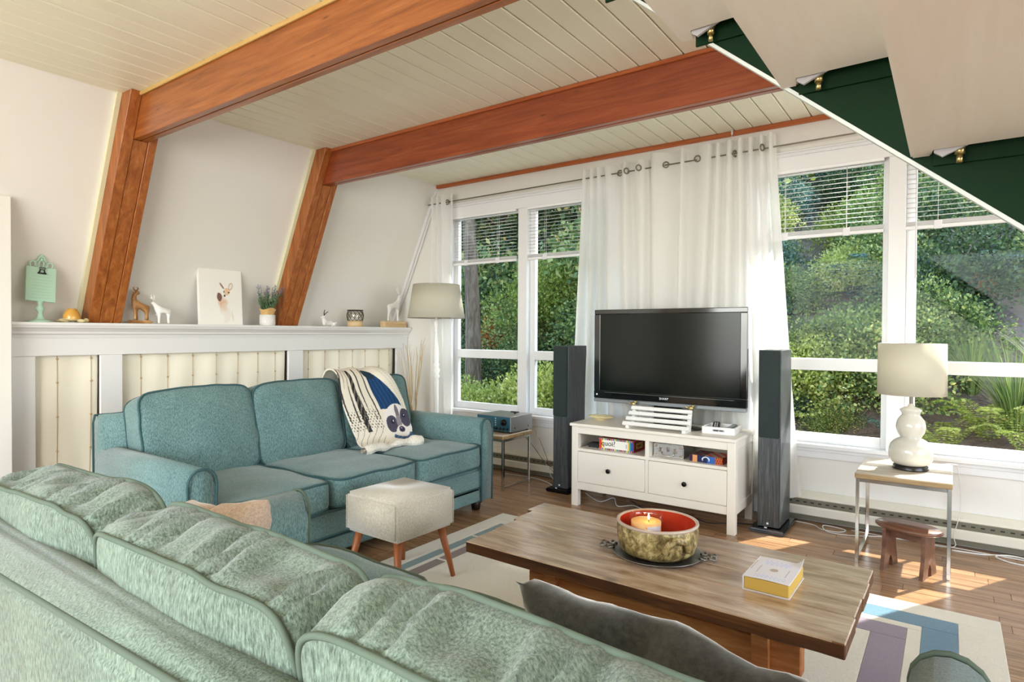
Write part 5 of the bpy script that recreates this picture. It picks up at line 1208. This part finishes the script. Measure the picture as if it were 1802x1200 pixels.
# ================================================================== cords
def cord(lab, pts, mat='cordw', r=.0032, n=6):
    P = [Vector(p) for p in pts]; out = []
    for i in range(len(P)-1):
        a = P[max(0, i-1)]; b = P[i]; c = P[i+1]; d = P[min(len(P)-1, i+2)]
        for q in range(n): f = q/n; out.append(.5*((2*b)+(-a+c)*f+(2*a-5*b+4*c-d)*f*f+(-a+3*b-3*c+d)*f**3))
    out.append(P[-1]); o = P[0].copy(); g = G(); g.tube([p-o for p in out], r, 6); ob = obj('cord', g, mat); ob.location = o; tag(ob, lab, 'cord'); return ob
cord('white cord coiled on the floor between the right speaker and the lamp table', [(-.86, 4.42, .004), (-.72, 4.40, .004), (-.66, 4.33, .004), (-.56, 4.33, .004), (-.53, 4.40, .004), (-.60, 4.43, .004), (-.66, 4.40, .010), (-.62, 4.30, .004), (-.50, 4.30, .004), (-.30, 4.40, .004), (0, 4.42, .004), (.4, 4.40, .004), (1.0, 4.42, .004)])
cord('white cord looped on the floor at the right edge under the heater', [(.02, 4.36, .004), (.16, 4.38, .004), (.24, 4.42, .004), (.34, 4.43, .004), (.42, 4.38, .004), (.36, 4.31, .004), (.27, 4.32, .004), (.22, 4.37, .010), (.30, 4.42, .012), (.45, 4.40, .004), (.7, 4.36, .004)], r=.0045)
cord('thin lamp cord dropping behind the right leg of the lamp table', [(-.10, 4.20, .505), (.02, 4.34, .508), (.045, 4.40, .46), (.06, 4.43, .25), (.03, 4.42, .08), (.02, 4.40, .01), (-.2, 4.41, .004), (-.5, 4.42, .004)], r=.0022)
cord('black cable hanging below the amplifier table and running to the left speaker', [(-2.98, 4.30, .40), (-2.90, 4.36, .28), (-2.80, 4.38, .16), (-2.70, 4.36, .12), (-2.60, 4.36, .06), (-2.52, 4.43, .05)], 'cordb', .0025)
cord('grey-white cable hanging beside the amplifier table leg', [(-2.84, 4.32, .42), (-2.82, 4.38, .25), (-2.76, 4.38, .10), (-2.66, 4.34, .02), (-2.55, 4.44, .01)], 'cordw', .0022)
cord('reddish cable between the amplifier table and the left speaker', [(-2.86, 4.34, .42), (-2.80, 4.40, .22), (-2.72, 4.37, .10), (-2.62, 4.38, .05), (-2.51, 4.45, .06)], 'cordr', .002)
cord('white cable lying on the floor in front of the heater left of the speaker', [(-3.2, 4.36, .004), (-2.95, 4.38, .004), (-2.75, 4.33, .004), (-2.64, 4.25, .004), (-2.60, 4.16, .004)], 'cordw', .003)
cord('white cables tangled on the floor under the TV bench, left half', [(-2.30, 4.20, .004), (-2.10, 4.05, .006), (-2.02, 4.12, .03), (-1.94, 4.02, .006), (-1.86, 4.10, .006), (-1.75, 4.02, .02), (-1.68, 4.12, .006), (-1.5, 4.06, .006)], 'cordw', .003)
cord('black cable under the TV bench, right half', [(-1.9, 4.16, .02), (-1.7, 4.05, .004), (-1.5, 4.10, .02), (-1.3, 4.03, .004), (-1.15, 4.12, .004), (-.98, 4.20, .004)], 'cordb', .0035)
t = thing('wall_outlet', 'dark power block on the wall between the TV bench and right speaker', 'outlet', (-1.02, 4.44, .17)); g = G(); g.box(-.05, .05, -.03, .078, -.035, .035, .004); obj('case', g, 'cordb', t)
g = G(); g.tube([(0, -.01, -.03), (.01, -.02, -.10), (.05, -.03, -.163)], .003, 6); obj('cord', g, 'cordb', t)
